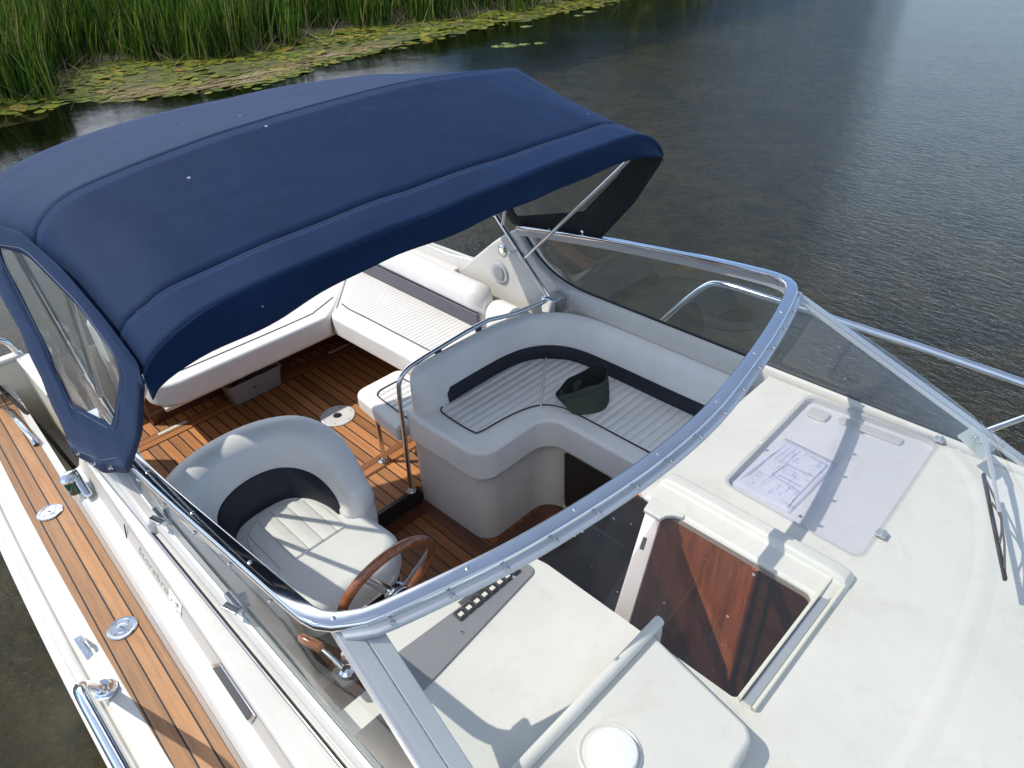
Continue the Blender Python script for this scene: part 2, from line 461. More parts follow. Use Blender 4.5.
for s in (-1, 1):
    # rub rail: a rubber D section and the moulded lip above it
    g = G(); rings = []
    for x in XS + XB[1:-1]:
        e = edge(x)
        pr = [(e-0.014,0.452),(e+0.006,0.458),(e+0.016,0.474),(e+0.006,0.492),(e-0.012,0.497)]
        rings.append([Vector((x, s*y, z)) for y, z in pr])
    g.rings(rings, True, False, True).build('rub_rail', M['rubrail'], boat, sharp=60)
    # side deck
    g = G(); rings = []
    for x in XS:
        e = edge(x); to = tout(x); ti = tin(x)
        pr = [(e-0.012,0.455),(e-0.013,0.500),(e-0.020,0.521),(e-0.034,0.527),(e-0.044,0.524),(e-0.050,0.514),(e-0.058,0.514),(e-0.064,0.532),
              (to+0.006,0.546),(to,0.5465),(ti,0.5465),(ti-0.03,0.5465),(ti-0.03,0.3)]
        rings.append([Vector((x, s*y, z)) for y, z in pr])
    deck = g.rings(rings, False, False, False).build('side_deck', M['deck_white'], boat, sharp=40)
    g = G(); rings = []
    for x in XS:
        to = tout(x); ti = tin(x)
        rings.append([Vector((x, s*y, z)) for y, z in ((to,0.5469),(to-0.001,0.5515),(ti+0.002,0.5515),(ti+0.001,0.5469))])
    g.rings(rings, False, False, False).build('teak_deck', M['teak_deck'], deck, sharp=40)
    # coaming: riser, rounded shoulder, name panel, ledge, windscreen plinth, inner wall
    g = G(); rings = []
    xs = [x for x in XS if (x > -1.74 if s < 0 else x > -4.2)]
    if s < 0: xs = [-1.76] + xs
    for x in xs:
        ti = tin(x); sh = PSH if s > 0 else 0.0
        lo = interp(x, [-2.0,-1.5], [-0.09,0.0]) if s > 0 else 0.0
        p = ti-0.068
        pr = [(ti-0.001,0.548),(ti-0.004,0.600),(ti-0.011,0.640),(ti-0.024,0.664),(ti-0.042,0.676),(p+0.006,0.680),(p,0.684),(p-0.003,0.690),
              (p-0.021,0.738),(p-0.025,0.745),(p-0.030,0.748),(1.104+sh,0.755),(1.082+sh,0.756),(1.078+sh,0.764),(1.074+sh,0.795),(1.066+sh,0.812),(1.052+sh,0.818),
              (1.040+sh,0.812),(1.034+sh,0.795),(1.032+sh,0.74),(1.030+sh,-0.12)]
        pr = [(y, z+lo*min(1,max(0,(z-0.55)/0.13))) for y, z in pr]
        rings.append([Vector((x, s*y, z)) for y, z in pr])
    co = g.rings(rings, False, False, False).build('coaming', M['gelcoat'], boat, sharp=19)
    # beige name panel and riser, each a thin inlay
    if s < 0:
        g = G(); g.rings([[Vector((x, -(tin(x)-0.068-0.0015-0.0008+0.002), 0.6905)), Vector((x, -(tin(x)-0.068-0.020+0.0012), 0.7370))] for x in [-1.70+0.12*i for i in range(26)]], False)
        g.build('name_panel', M['greige'], co, smooth=False)
        g = G(); g.rings([[Vector((x, -(tin(x)-0.001+0.0012), 0.5535)), Vector((x, -(tin(x)-0.004+0.0012), 0.600)), Vector((x, -(tin(x)-0.0100+0.0012), 0.634))] for x in [-1.74+0.12*i for i in range(26)]], False)
        g.build('riser_panel', M['greige'], co, sharp=60)
    # cap on the after end of the coaming
    if s < 0:
        e0 = rings[0]; G().add(e0 + [Vector((e0[0].x, -1.03, 0.3)), Vector((e0[0].x, -1.16, 0.3))], [tuple(range(len(e0)+2))]).build('end_cap', M['gelcoat'], co, smooth=False)
    # dark trim strip with a bright bead along the foot of the windscreen
    sh = PSH if s > 0 else 0
    x0 = -1.70 if s < 0 else -1.45
    g = G(); xs2 = [x0+(1.3-x0)*i/20 for i in range(21)]
    g.rings([[Vector((x, s*(y+sh), z)) for y, z in ((1.1005,0.7545),(1.1005,0.7605),(1.0945,0.7620),(1.0885,0.7600),(1.0885,0.7545))] for x in xs2], True, False, True)
    g.build('trim_strip', M['black'], boat, sharp=40)
    G().tube([(x, s*(1.0970+sh), 0.7615) for x in xs2], 0.0024, 8).build('trim_bead', M['chrome'], boat)
    # coaming wing that closes the after end of the windscreen
    yo = 1.098+sh; yi = 1.030+sh
    wing = [(-1.97,0.55),(-1.96,0.665),(-1.80,0.795),(-1.66,0.915),(-1.545,1.000),(-1.475,1.040),(-1.445,1.030),(-1.390,0.965),(-1.312,0.890),(-1.20,0.835),(-1.08,0.807),(-1.08,0.55)]
    g = G(); g.extr([(x, s*yi, z) for x, z in wing], (0, s*(yo-yi), 0))
    wg = g.build('coaming_wing', M['gelcoat'], boat, bevel=0.018, seg=4)
    if s > 0:
        # loudspeaker and courtesy light in the wing
        yf = yi-0.0005
        g = G(); g.lathe([(0.062,0.0),(0.064,0.006),(0.056,0.010),(0.050,0.009)], (-1.605, yf, 0.752), (0,-1,0), 32)
        sp = g.build('loudspeaker', M['alu_dull'], wg)
        G().lathe([(0.048,0.004),(0.040,0.012),(0.020,0.014),(0.001,0.0145)], (-1.605, yf, 0.752), (0,-1,0), 28).build('speaker_grille', paint('speaker_grille_grey', (0.30,0.31,0.33), 0.4, 0.1, bump=1.0, bscale=420), sp)
        g = G()
        for k in range(-3, 4): g.box((-1.605-0.04+abs(k)*0.004, yf-0.0165, 0.752+k*0.011-0.0016), (-1.605+0.04-abs(k)*0.004, yf-0.013, 0.752+k*0.011+0.0016))
        g.build('grille_bars', M['alu_dull'], sp)
        lt = G().lathe([(0.030,0.0),(0.031,0.005),(0.022,0.009),(0.020,0.007)], (-1.580, yf, 0.893), (0,-1,0), 28).build('courtesy_light', M['steel'], wg)
        G().lathe([(0.020,0.004),(0.012,0.008),(0.001,0.009)], (-1.580, yf, 0.893), (0,-1,0), 20).build('lamp_lens', M['lamp'], lt)

# foredeck ahead of the windscreen, down to the bow
g = G(); rings = []
for x in XB:
    e = edge(x); k = min(1, e/1.4); drop = interp(x, [1.36,3.0,4.0], [0,0.12,0.22])
    h = [(e-0.012*k,0.455),(e-0.02*k,0.521),(e-0.06*k,0.530),(e*0.90,0.546),(e*0.86,0.68-drop*0.6),(e*0.76,0.765-drop),(e*0.4,0.785-drop),(0,0.79-drop)]
    rings.append([Vector((x,-y,z)) for y, z in h] + [Vector((x,y,z)) for y, z in reversed(h[:-1])])
g.rings(rings, False).build('foredeck', M['deck_white'], boat, sharp=30)

# ------------------------------------------------ deck hardware, starboard side
def disc_cap(x, y):
    g = G(); g.lathe([(0.046,0.0),(0.047,0.004),(0.043,0.0065),(0.036,0.0060),(0.034,0.0042),(0.021,0.0042),(0.019,0.0062),(0.012,0.0066),(0.001,0.0066)], (x, y, 0.5515), (0,0,1), 40)
    c = g.build('deck_filler_cap', M['steel'], boat)
    g = G()
    for a in range(4):
        t = a*PI/2+0.4; g.obox((x+0.0275*math.cos(t), y+0.0275*math.sin(t), 0.5515+0.0045), ((math.cos(t),math.sin(t),0),(-math.sin(t),math.cos(t),0),(0,0,1)), (0.003,0.0010,0.0006))
    g.obox((x, y, 0.5515+0.0068), ((1,0.4,0),(-0.4,1,0),(0,0,1)), (0.009,0.0022,0.0004))
    g.build('key_slots', M['mesh_grey'], c)
disc_cap(-1.748, -1.290); disc_cap(-0.985, -1.303)

# bow guard rails: foot on the deck, tube rising to the rail, stanchions further on
for s in (-1, 1):
    y0 = 1.425
    pts = spline([(-0.80,s*y0,0.556),(-0.775,s*(y0+0.012),0.60),(-0.66,s*(y0+0.030),0.755),(-0.565,s*(y0+0.038),0.862),(-0.50,s*(y0+0.040),0.895),(-0.40,s*(y0+0.040),0.905)], 7) + \
          [Vector((x, s*(edge(x)-0.035 if x > 0.6 else y0+0.04), 0.905+0.012*(x+0.4))) for x in (0.0,0.4,0.8,1.3,1.8,2.4,3.0,3.5)]
    gr = G().tube(pts, 0.0165, 14).build('guard_rail', M['chrome'], boat)
    G().lathe([(0.034,0.0),(0.034,0.005),(0.026,0.010),(0.020,0.022),(0.018,0.034)], (-0.80, s*y0, 0.5465), (0.12,0,1), 24).build('rail_foot', M['chrome'], gr)
    for xa, xb in ((0.62,0.93),(1.9,2.1),(2.9,3.0)):
        ya = s*(edge(xa)-0.075); yb = s*(edge(xb)-0.04)
        st = G().tube([(xa,ya,0.535),(xb,yb,0.905)], 0.0125, 12).build('stanchion', M['chrome'], gr)
# fairlead plate on the lip
g = G(); g.obox((-1.02,-1.418,0.5345), ((1,0.02,0),(0,1,0),(0,0,1)), (0.055,0.012,0.006))
g.tube([(-1.055,-1.412,0.545),(-1.0,-1.404,0.566),(-0.975,-1.402,0.560)], 0.006, 10)
cl = g.build('hinged_cleat', M['steel'], boat, bevel=0.002, seg=2)
g = G()
for i in range(3): G().lathe([(0.004,0),(0.003,0.003),(0.0005,0.0035)], (-1.055+i*0.035,-1.418,0.5405), (0,0,1), 10).build('screw', M['chrome'], cl)
# starboard navigation light
g = G(); g.extr([(x, -1.152, z) for x, z in fillet([(-1.655,0.70),(-1.53,0.686),(-1.525,0.704),(-1.60,0.745),(-1.655,0.752)], 0.008)], (0,-0.030,0))
nl = g.build('navigation_light', M['chrome'], boat, bevel=0.010)
G().lathe([(0.024,-0.036),(0.026,-0.03),(0.026,0.026),(0.024,0.030)], (-1.622,-1.190,0.712), (0,0,1), 24).build('lens', M['green_lens'], nl)
G().lathe([(0.031,0.0),(0.032,0.008),(0.026,0.018),(0.010,0.023),(0.001,0.024)], (-1.622,-1.190,0.740), (0,0,1), 24).build('lamp_hood', M['chrome'], nl)
# ventilation grille in the name panel
def panel_pt(x, t, out=0.0):
    p = tin(x)-0.068
    a = Vector((x, -(p-0.003), 0.690)); b = Vector((x, -(p-0.021), 0.738)); n = Vector((0,-0.936,0.351))
    return a.lerp(b, t) + n*(out+0.0012)
g = G(); va = [(-0.525,0.04),(-0.475,0.96),(-0.255,0.96),(-0.275,0.04)]
g.extr([panel_pt(x, t, 0.0015) for x, t in va], (0,-0.005,0.001))
vn = g.build('vent', M['steel'], boat, bevel=0.002, seg=2)
vb = [(-0.505,0.13),(-0.468,0.86),(-0.270,0.86),(-0.287,0.13)]
G().extr([panel_pt(x, t, 0.0066) for x, t in vb], (0,-0.002,0)).build('vent_screen', M['mesh_grey'], vn, smooth=False)
# builder's name and emblem on the panel
fc = bpy.data.curves.new('lettering', 'FONT'); fc.body = 'Storebro'; fc.size = 0.058; fc.extrude = 0.0008; fc.align_x = 'LEFT'; fc.space_character = 1.12; fc.shear = 0.12
fo = bpy.data.objects.new('lettering_src', fc); COL.objects.link(fo)
bpy.context.view_layer.update()
me = bpy.data.meshes.new_from_object(fo); bpy.data.objects.remove(fo)
fv = [v.co.copy() for v in me.vertices]; ff = [tuple(p.vertices) for p in me.polygons]
wid = max(v.x for v in fv)
x0, x1 = -1.110, -0.850
lv = []
for v in fv:
    x = x0+(x1-x0)*v.x/wid; t = 0.22+v.y/0.058*0.72
    lv.append(panel_pt(x, t, 0.0009+v.z))
mk('lettering', lv, ff, M['letter'], boat, smooth=False)
g = G()
for xa, xb, ta, tb in ((-0.838,-0.822,0.10,0.92),(-0.822,-0.760,0.80,0.92),(-0.822,-0.776,0.52,0.64),(-0.790,-0.776,0.30,0.64),(-0.838,-0.776,0.10,0.24),(-0.808,-0.745,0.30,0.40),(-0.760,-0.745,0.10,0.92)):
    g.extr([panel_pt(x, t, 0.001) for x, t in ((xa,ta),(xb,ta),(xb,tb),(xa,tb))], (0,-0.003,0.0006))
g.build('emblem', M['emblem'], boat, smooth=False)
# seam in the ledge just ahead of the light
g = G(); ti = tin(-1.22); g.obox((-1.22, -(ti-0.073), 0.715), ((1,0,0),(0,0.2,0.98),(0,0.98,-0.2)), (0.0012,0.030,0.002)); g.build('panel_seam', M['mesh_grey'], boat)

# stern: locker wall with a rim beside the boarding gate, platform, transom
wall = [(-2.82,0.22),(-2.82,0.69),(-2.34,0.69),(-2.27,0.60),(-1.80,0.33),(-1.80,0.22)]
lk = G().extr([(x,-1.055,z) for x, z in wall], (0,0.05,0)).build('stern_locker', M['cream'], boat, bevel=0.008)
G().box((-2.86,-1.34,0.22),(-2.82,-1.005,0.69)).build('locker_end', M['cream'], lk, bevel=0.008)
G().box((-2.80,-1.065,0.69),(-2.34,-0.995,0.715)).build('locker_rim', M['gelcoat'], lk, bevel=0.010)
G().box((-2.872,-1.33,0.69),(-2.812,-1.02,0.715)).build('locker_rim', M['gelcoat'], lk, bevel=0.010)
G().box((-2.85,-1.145,0.20),(-1.74,-1.0,0.26)).build('gate_well', M['cream'], boat)
G().tube(spline([(-2.84,-1.42,0.72),(-2.85,-1.36,0.80),(-2.85,-1.20,0.815),(-2.85,-1.08,0.80),(-2.84,-1.04,0.715)], 6), 0.013, 12).build('stern_rail', M['chrome'], boat)
G().tube([(-2.66,-1.205,0.556),(-2.64,-1.205,0.572),(-2.27,-1.192,0.572),(-2.25,-1.192,0.556)], 0.0125, 12).build('gate_bar', M['chrome'], boat)
G().box((-3.66,-1.20,-0.12),(-3.17,1.25,-0.02)).build('swim_platform', M['teak_floor'], boat, bevel=0.01)
G().box((-3.16,-0.66,-0.12),(-3.06,1.06,0.62)).build('transom', M['white_inner'], boat, bevel=0.03)

# ------------------------------------------------ cockpit floor
fl = G().box((-3.10,-1.03,-0.05),(-1.29,1.065,0.0)).build('cockpit_floor', M['teak_floor'], boat)
g = G(); g.box((-2.752,-1.02,0.001),(-2.652,1.05,0.0045)); g.box((-1.642,-1.02,0.001),(-1.542,1.05,0.0045))
g.build('cross_boards', M['teak_cross'], fl)
for ya, yb in ((-0.62,-0.45),(0.53,0.68)):
    G().box((-2.742,ya,0.0035),(-2.716,yb,0.0075)).build('floor_hatch_strip', M['ivory'], fl, bevel=0.001, seg=2)
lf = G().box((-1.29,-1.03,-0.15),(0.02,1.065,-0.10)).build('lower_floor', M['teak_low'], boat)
g = G(); g.box((-1.272,-1.02,-0.0995),(-1.205,0.145,-0.0955)); g.box((-1.205,0.085,-0.0995),(-0.78,0.150,-0.0955)); g.box((-0.80,0.15,-0.0995),(-0.735,0.56,-0.0955)); g.box((-0.735,0.50,-0.0995),(0.0,0.562,-0.0955))
g.build('margin_boards', M['mahogany_dark'], lf)
G().box((-1.300,-1.02,-0.0985),(-1.274,0.12,0.004)).build('step_edge', M['black'], fl, bevel=0.004, seg=2)
pl = G().lathe([(0.100,0.0005),(0.101,0.004),(0.097,0.007),(0.030,0.0085),(0.027,0.0075),(0.025,0.003),(0.001,0.003)], (-2.107,0.18,0), (0,0,1), 48).build('table_socket', paint('socket_white', (0.66,0.66,0.66), 0.4, 0.04, dirt=0.3), boat)
G().lathe([(0.0245,0.004),(0.001,0.0045)], (-2.107,0.18,0), (0,0,1), 20).build('socket_hole', M['black'], pl)
for k in range(6):
    a = k*PI/3+0.3; G().lathe([(0.0045,0),(0.003,0.0012),(0.0005,0.0012)], (-2.107+0.082*math.cos(a),0.18+0.082*math.sin(a),0.0072), (0,0,1), 8).build('socket_screw', M['steel'], pl)

# ------------------------------------------------ dashboard moulding
DZ = 0.80
front = [(0.70,1.045),(0.80,0.95),(0.87,0.83),(0.935,0.64),(0.975,0.45),(1.0,0.2),(1.01,-0.05),(1.005,-0.3),(0.975,-0.6),(0.92,-0.82),(0.84,-0.97),(0.77,-1.045)]
front = [tuple(p) for p in spline([(x,y) + (0,) for x, y in front], 4)]
front = [(p[0],p[1]) for p in front]
aft = fillet([(-0.205,-1.045),(-0.205,-0.80),(-0.115,-0.335),(0.0,-0.315),(0.642,-0.315),(0.642,0.115),(0.01,0.115),(0.005,1.045)], [0.06,0.10,0.05,0.10,0.015,0.03,0.05,0.0], 6)
outer = aft + [(1.365,1.07),(1.365,-1.07)]
LID = fillet([(0.198,0.352),(0.180,1.028),(0.662,1.072),(0.682,0.332)], 0.035, 6)
def shrink(poly, d):
    cx = sum(p[0] for p in poly)/len(poly); cy = sum(p[1] for p in poly)/len(poly); out = []
    for x, y in poly:
        L = math.hypot(x-cx, y-cy); out.append((x+(cx-x)/L*d, y+(cy-y)/L*d))
    return out
hole = shrink(LID, 0.014)
def fill_sheet(loops, z, depths, name, mat, parent, **kw):
    """flat sheet with holes: first loop is the outline; each loop gets a wall of its depth"""
    bm = bmesh.new(); edges = []; allv = []
    for lp in loops:
        vs = [bm.verts.new((x,y,z)) for x, y in lp]
        edges += [bm.edges.new((vs[i], vs[(i+1) % len(vs)])) for i in range(len(vs))]
        allv.append(vs)
    bmesh.ops.triangle_fill(bm, use_beauty=True, edges=edges)
    for lp, vs, d in zip(loops, allv, depths):
        if d:
            lo = [bm.verts.new((v.co.x, v.co.y, z-d)) for v in vs]
            for i in range(len(vs)): 
                j = (i+1) % len(vs); bm.faces.new((vs[i], vs[j], lo[j], lo[i]))
    bm.verts.index_update()
    V = [v.co.copy() for v in bm.verts]; F = [tuple(v.index for v in f.verts) for f in bm.faces]; bm.free()
    return mk(name, V, F, mat, parent, **kw)
dash = fill_sheet([outer, hole], DZ, [0.022, 0.022], 'dashboard', M['dash_white'], boat, bevel=0.010, seg=3)
G().prism(shrink(LID, 0.008), DZ-0.030, DZ-0.0215).build('locker_tray', paint('tray_white', (0.76,0.76,0.76), 0.4, 0.03, dirt=0.2), dash)
g = G(); g.prism(fillet([(0.225,0.92),(0.30,0.925),(0.30,0.985),(0.225,0.985)], 0.012), DZ-0.0215, DZ-0.010); g.prism(fillet([(0.33,0.955),(0.56,0.975),(0.56,1.02),(0.33,1.0)], 0.012), DZ-0.0215, DZ-0.012)
g.build('tray_step', M['dash_white'], dash, bevel=0.006)
g = G(); rr = []
for i, p in enumerate(front):
    a = Vector(front[max(i-1,0)]); b = Vector(front[min(i+1,len(front)-1)]); t = (b-a).normalized(); nr = Vector((-t.y, t.x)); nr = nr if nr.x > 0 else -nr
    rr.append([Vector((p[0]+nr.x*o, p[1]+nr.y*o, DZ+hh)) for o, hh in ((-0.030,0.0002),(-0.018,0.0014),(-0.006,0.0030),(0.004,0.0032),(0.016,0.0018),(0.034,0.0002))])
g.rings(rr, False).build('dash_swelling', M['dash_white'], dash, sharp=80)
# raised moulding between the hatch way and the chart locker
prof = fillet([(0.292,0.796),(0.268,0.800),(0.258,0.836),(0.208,0.839),(0.199,0.816),(0.1275,0.812),(0.1190,0.803),(0.1190,0.793),(0.292,0.793)], [0.0,0.012,0.016,0.014,0.010,0.010,0.004,0.0,0.0], 5)
g = G(); rings = []
for i, x in enumerate([0.045,0.05,0.062,0.085] + [0.13+0.055*k for k in range(10)] + [0.665,0.685,0.695,0.700]):
    k = {0:0.0,1:0.55,2:0.85,3:0.97}.get(i, 1.0)
    if x > 0.66: k = {0.665:0.97,0.685:0.8,0.695:0.5,0.700:0.1}[x]
    rings.append([Vector((x, y-0.012*max(0,(x-0.2)), 0.798+(z-0.798)*k if z > 0.798 else z)) for y, z in prof])
g.rings(rings, True, False, True).build('hatch_coaming', M['dash_white'], dash, sharp=30)

# sliding hatch of smoked acrylic
hp = fillet([(0.118,0.118),(0.640,0.112),(0.640,-0.312),(0.215,-0.312)], [0.035,0.004,0.004,0.02], 8)
ht = fill_sheet([hp], 0.7985, [0.0], 'sliding_hatch', M['glass_tint'], boat, smooth=False)
mk('after_pane', [(0.105,0.118,0.795),(0.205,-0.215,0.560),(-0.20,-0.28,0.560),(-0.10,0.118,0.795)], [(0,1,2,3)], M['glass_dark'], ht, smooth=False)
def bar(a, b, w, h0, z):
    a = Vector((*a, z)); b = Vector((*b, z)); d = (b-a).normalized()
    return (a+b)/2, (d, Vector((-d.y,d.x,0)), Vector((0,0,1))), ((b-a).length/2, w/2, h0/2)
b0, b1 = Vector((0.112,0.088,0.806)), Vector((0.203,-0.200,0.575)); bd = (b1-b0).normalized(); bs_ = Vector((0.93,0.32,0.10)); bs_ = (bs_-bd*bs_.dot(bd)).normalized(); bn_ = bs_.cross(bd)
g = G(); g.obox((b0+b1)/2, (bd, bs_, bn_), ((b1-b0).length/2, 0.029, 0.007)); bb = g.build('hatch_frame', M['alu_dull'], ht, bevel=0.005)
G().prism([(0.085,0.060),(0.150,0.062),(0.156,0.085),(0.172,0.104),(0.200,0.116),(0.200,0.128),(0.070,0.128)], 0.7995, 0.8155).build('frame_corner', M['dash_white'], ht, bevel=0.004)
g = G(); g.obox(b0.lerp(b1,0.30)-bs_*0.004+bn_*(0.008 if bn_.z > 0 else -0.008), (bd, bs_, bn_), (0.020,0.006,0.002)); g.build('hatch_latch', M['mesh_grey'], bb)
tr = G().box((0.645,-0.315,0.790),(0.655,0.222,0.822)).box((0.684,-0.315,0.790),(0.694,0.222,0.818)).box((0.655,-0.315,0.790),(0.684,0.222,0.806)).build('hatch_track', M['ivory'], dash, bevel=0.002, seg=2)
G().box((0.657,-0.313,0.8062),(0.682,0.220,0.8105)).build('track_insert', M['alu_dull'], tr, bevel=0.001, seg=2)

# cabin seen down the hatchway
g = G(); g.box((-0.02,0.1165,-0.6),(0.468,0.14,0.7775)); cb = g.build('cabin_bulkhead', M['mahogany'], boat)
G().box((0.470,0.122,-0.6),(0.70,0.14,0.7775)).build('shade_toned_panel', M['mahogany_dark'], boat)  # bulkhead panel past the bead, its shade put into a darker wood
G().tube([(0.462,0.116,0.7775),(0.462,0.116,-0.6)], 0.011, 12).build('corner_bead', M['mahogany'], cb)
G().tube([(0.516,0.117,0.7775),(0.516,0.117,-0.6)], 0.004, 8).build('panel_edge', M['darkbox'], cb)
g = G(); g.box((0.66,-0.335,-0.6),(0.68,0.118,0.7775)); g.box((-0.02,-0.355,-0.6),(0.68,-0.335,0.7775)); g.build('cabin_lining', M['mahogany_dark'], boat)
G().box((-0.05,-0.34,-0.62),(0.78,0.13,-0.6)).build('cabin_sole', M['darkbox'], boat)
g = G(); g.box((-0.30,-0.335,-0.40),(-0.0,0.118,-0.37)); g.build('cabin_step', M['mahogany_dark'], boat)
G().box((-1.72,-1.028,0.36),(-0.22,-0.945,0.46)).build('side_shelf', M['cream'], boat, bevel=0.015)
# bulkhead faces below the dashboard
G().box((-0.10,-1.03,-0.12),(-0.02,-0.355,0.74)).build('helm_bulkhead', M['white_inner'], boat)
G().box((-0.03,0.14,-0.12),(0.0,1.06,0.74)).build('locker_bulkhead', M['white_inner'], boat)

# instrument panel with its row of switches
gp = G().prism(fillet([(-0.092,-0.875),(-0.062,-0.362),(-0.006,-0.352),(0.050,-0.862)], [0.02,0.03,0.03,0.02]), DZ+0.001, DZ+0.0065).build('instrument_panel', M['grey_panel'], dash, bevel=0.002, seg=2)
pa, pb = Vector((-0.052,-0.640)), Vector((-0.052,-0.392)); d2 = (pb-pa).normalized(); n2 = Vector((-d2.y, d2.x))
for k in range(8):
    c = pa.lerp(pb, (k+0.5)/8)
    sw = G().obox((c.x,c.y,DZ+0.010), ((d2.x,d2.y,0),(n2.x,n2.y,0),(0,0,1)), (0.0140,0.0165,0.0045)).build('switch', M['black'], gp, bevel=0.002, seg=2)
    G().obox((c.x+0.003,c.y,DZ+0.0152), ((d2.x,d2.y,0),(n2.x,n2.y,0),(0,0,1)), (0.0075,0.0065,0.0012)).build('switch_key', M['ivory'], sw)
G().obox((-0.080,-0.50,DZ+0.0075), ((0.04,1,0),(-1,0.04,0),(0,0,1)), (0.10,0.006,0.0012)).build('label_strip', M['mesh_grey'], gp)
G().lathe([(0.0055,0),(0.004,0.004),(0.0005,0.0045)], (-0.005,-0.66,DZ+0.0065), (0,0,1), 12).build('panel_knob', M['steel'], gp)

# raised instrument lid with its bead, gap and round housing
lidp = fillet([(0.398,-0.345),(0.735,-0.405),(0.765,-1.0),(0.398,-1.0)], [0.015,0.045,0.03,0.015], 6)
il = G().prism(lidp, DZ+0.001, 0.878).build('instrument_lid', M['dash_white'], boat, bevel=0.020, seg=4)
G().tube(spline([(0.400,-0.325,0.812),(0.400,-0.322,0.865),(0.400,-0.335,0.886),(0.400,-0.37,0.891),(0.400,-0.98,0.891)], 5), 0.0155, 14).build('lid_bead', M['dash_white'], il)
G().box((0.370,-0.99,0.802),(0.381,-0.345,0.836)).build('seal_strip', M['mesh_grey'], il, bevel=0.002, seg=2)
g = G()
for a, b in ((-0.40,-0.44),(-0.47,-0.56),(-0.60,-0.69),(-0.73,-0.78)): g.box((0.3665,b,0.820),(0.3785,a,0.8375))
g.build('pale_dashes', M['ivory'], il)  # pale dashes along the dark strip in the gap
G().lathe([(0.074,0.0),(0.073,0.0035),(0.070,0.005),(0.066,0.0035),(0.064,0.001)], (0.520,-0.675,0.878), (0,0,1), 40).build('housing_seat', M['dash_white'], il)
G().lathe([(0.058,0.003),(0.058,0.016),(0.055,0.0205),(0.050,0.0222),(0.001,0.0235)], (0.527,-0.675,0.878), (0,0,1), 40).build('compass_housing', paint('housing_white', (0.80,0.80,0.79), 0.35, 0.02), il)

# acrylic lid of the chart locker, hinged at its forward edge
ll = G().prism(LID, DZ+0.004, DZ+0.010).build('locker_lid', M['acrylic'], boat, sharp=30)
for x, y in ((0.652,1.060),(0.682,0.470)):
    g = G().box((x-0.012,y-0.016,DZ+0.0105),(x+0.020,y+0.016,DZ+0.017)).tube([(x+0.008,y-0.017,DZ+0.017),(x+0.008,y+0.017,DZ+0.017)], 0.006, 10)
    g.build('lid_hinge', M['alu_dull'], ll, bevel=0.002, seg=2)
G().lathe([(0.007,0),(0.006,0.004),(0.0005,0.005)], (0.198,0.62,DZ+0.010), (0,0,1), 12).build('lid_knob', M['ivory'], ll)
G().lathe([(0.006,0),(0.005,0.003),(0.0005,0.004)], (0.47,0.375,DZ+0.010), (0,0,1), 12).build('lid_knob', M['grey_plastic'], ll)

# ------------------------------------------------ windscreen
top_sb = [(-1.455,-1.050,1.058),(-1.20,-1.062,1.092),(-0.93,-1.068,1.126),(-0.65,-1.064,1.163),(-0.40,-1.056,1.195),(-0.20,-1.050,1.220)]
corner_sb = [(-0.055,-1.044,1.234),(-0.012,-1.038,1.237),(0.022,-1.022,1.239),(0.048,-0.994,1.240)]
fr_top = [(0.077,-0.949,1.240),(0.129,-0.774,1.240),(0.172,-0.594,1.240),(0.209,-0.344,1.240),(0.227,-0.112,1.240),(0.221,0.148,1.240),(0.180,0.430,1.240),(0.125,0.705,1.240),(0.066,0.930,1.240)]
corner_pt = [(0.034,1.002,1.239),(0.004,1.034,1.237),(-0.035,1.052,1.234),(-0.08,1.060,1.231)]
top_pt = [(-0.20,1.070,1.219),(-0.40,1.082,1.196),(-0.65,1.092,1.166),(-0.93,1.095,1.130),(-1.20,1.088,1.094),(-1.455,1.072,1.058)]
fpath = resample(spline(top_sb+corner_sb+fr_top+corner_pt+top_pt, 8), 150)
ws = None
def sweep3(path, prof, closed=True):
    """profile (out, up) swept along a 3D path with its own up kept near z; out = right-hand side of travel"""
    n = len(path); rings = []
    for i in range(n):
        t = (path[min(i+1,n-1)]-path[max(i-1,0)]).normalized()
        side = t.cross(Vector((0,0,1))).normalized(); up = side.cross(t).normalized()
        rings.append([path[i]+side*a+up*b for a, b in prof])
    return rings
prof = fillet([(-0.0215,-0.0115),(0.0215,-0.0115),(0.0215,0.0105),(-0.0215,0.0105)], 0.0065, 4)
ws = G().rings(sweep3(fpath, prof), True, False, True).build('windscreen', M['chrome'], boat, sharp=60)
# screws on the top of the frame
def lens_screw(name, p, n, r, mat, parent):
    G().lathe([(r,0),(r*0.9,r*0.35),(r*0.5,r*0.6),(0.0004,r*0.65)], p, n, 12).build(name, mat, parent)
for i in range(8, 146, 9):
    lens_screw('screw', fpath[i]+Vector((0,0,0.0100)), (0,0,1), 0.0062, M['steel'], ws)

base_fr = [(1.0,-1.095),(1.10,-0.92),(1.185,-0.70),(1.255,-0.45),(1.305,-0.20),(1.32,0.0),(1.305,0.20),(1.255,0.45),(1.185,0.70),(1.10,0.92),(1.0,1.13)]
bpath = resample(spline([(x,y,0.783) for x, y in base_fr], 6), 61)
i0 = min(range(150), key=lambda i: (fpath[i]-Vector((0.034,-1.01,1.24))).length); i1 = min(range(150), key=lambda i: (fpath[i]-Vector((0.024,1.012,1.24))).length)
tpath = [p+Vector((0.008,0,-0.010)) for p in resample(fpath[i0:i1+1], 61)]
g = G(); rows = 10
rings = [[t.lerp(b, k/rows) + Vector((0,0,0.028*math.sin(PI*k/rows))) for k in range(rows+1)] for t, b in zip(tpath, bpath)]
g.rings(rings, False).build('front_pane', M['glass_front'], ws, sharp=80)
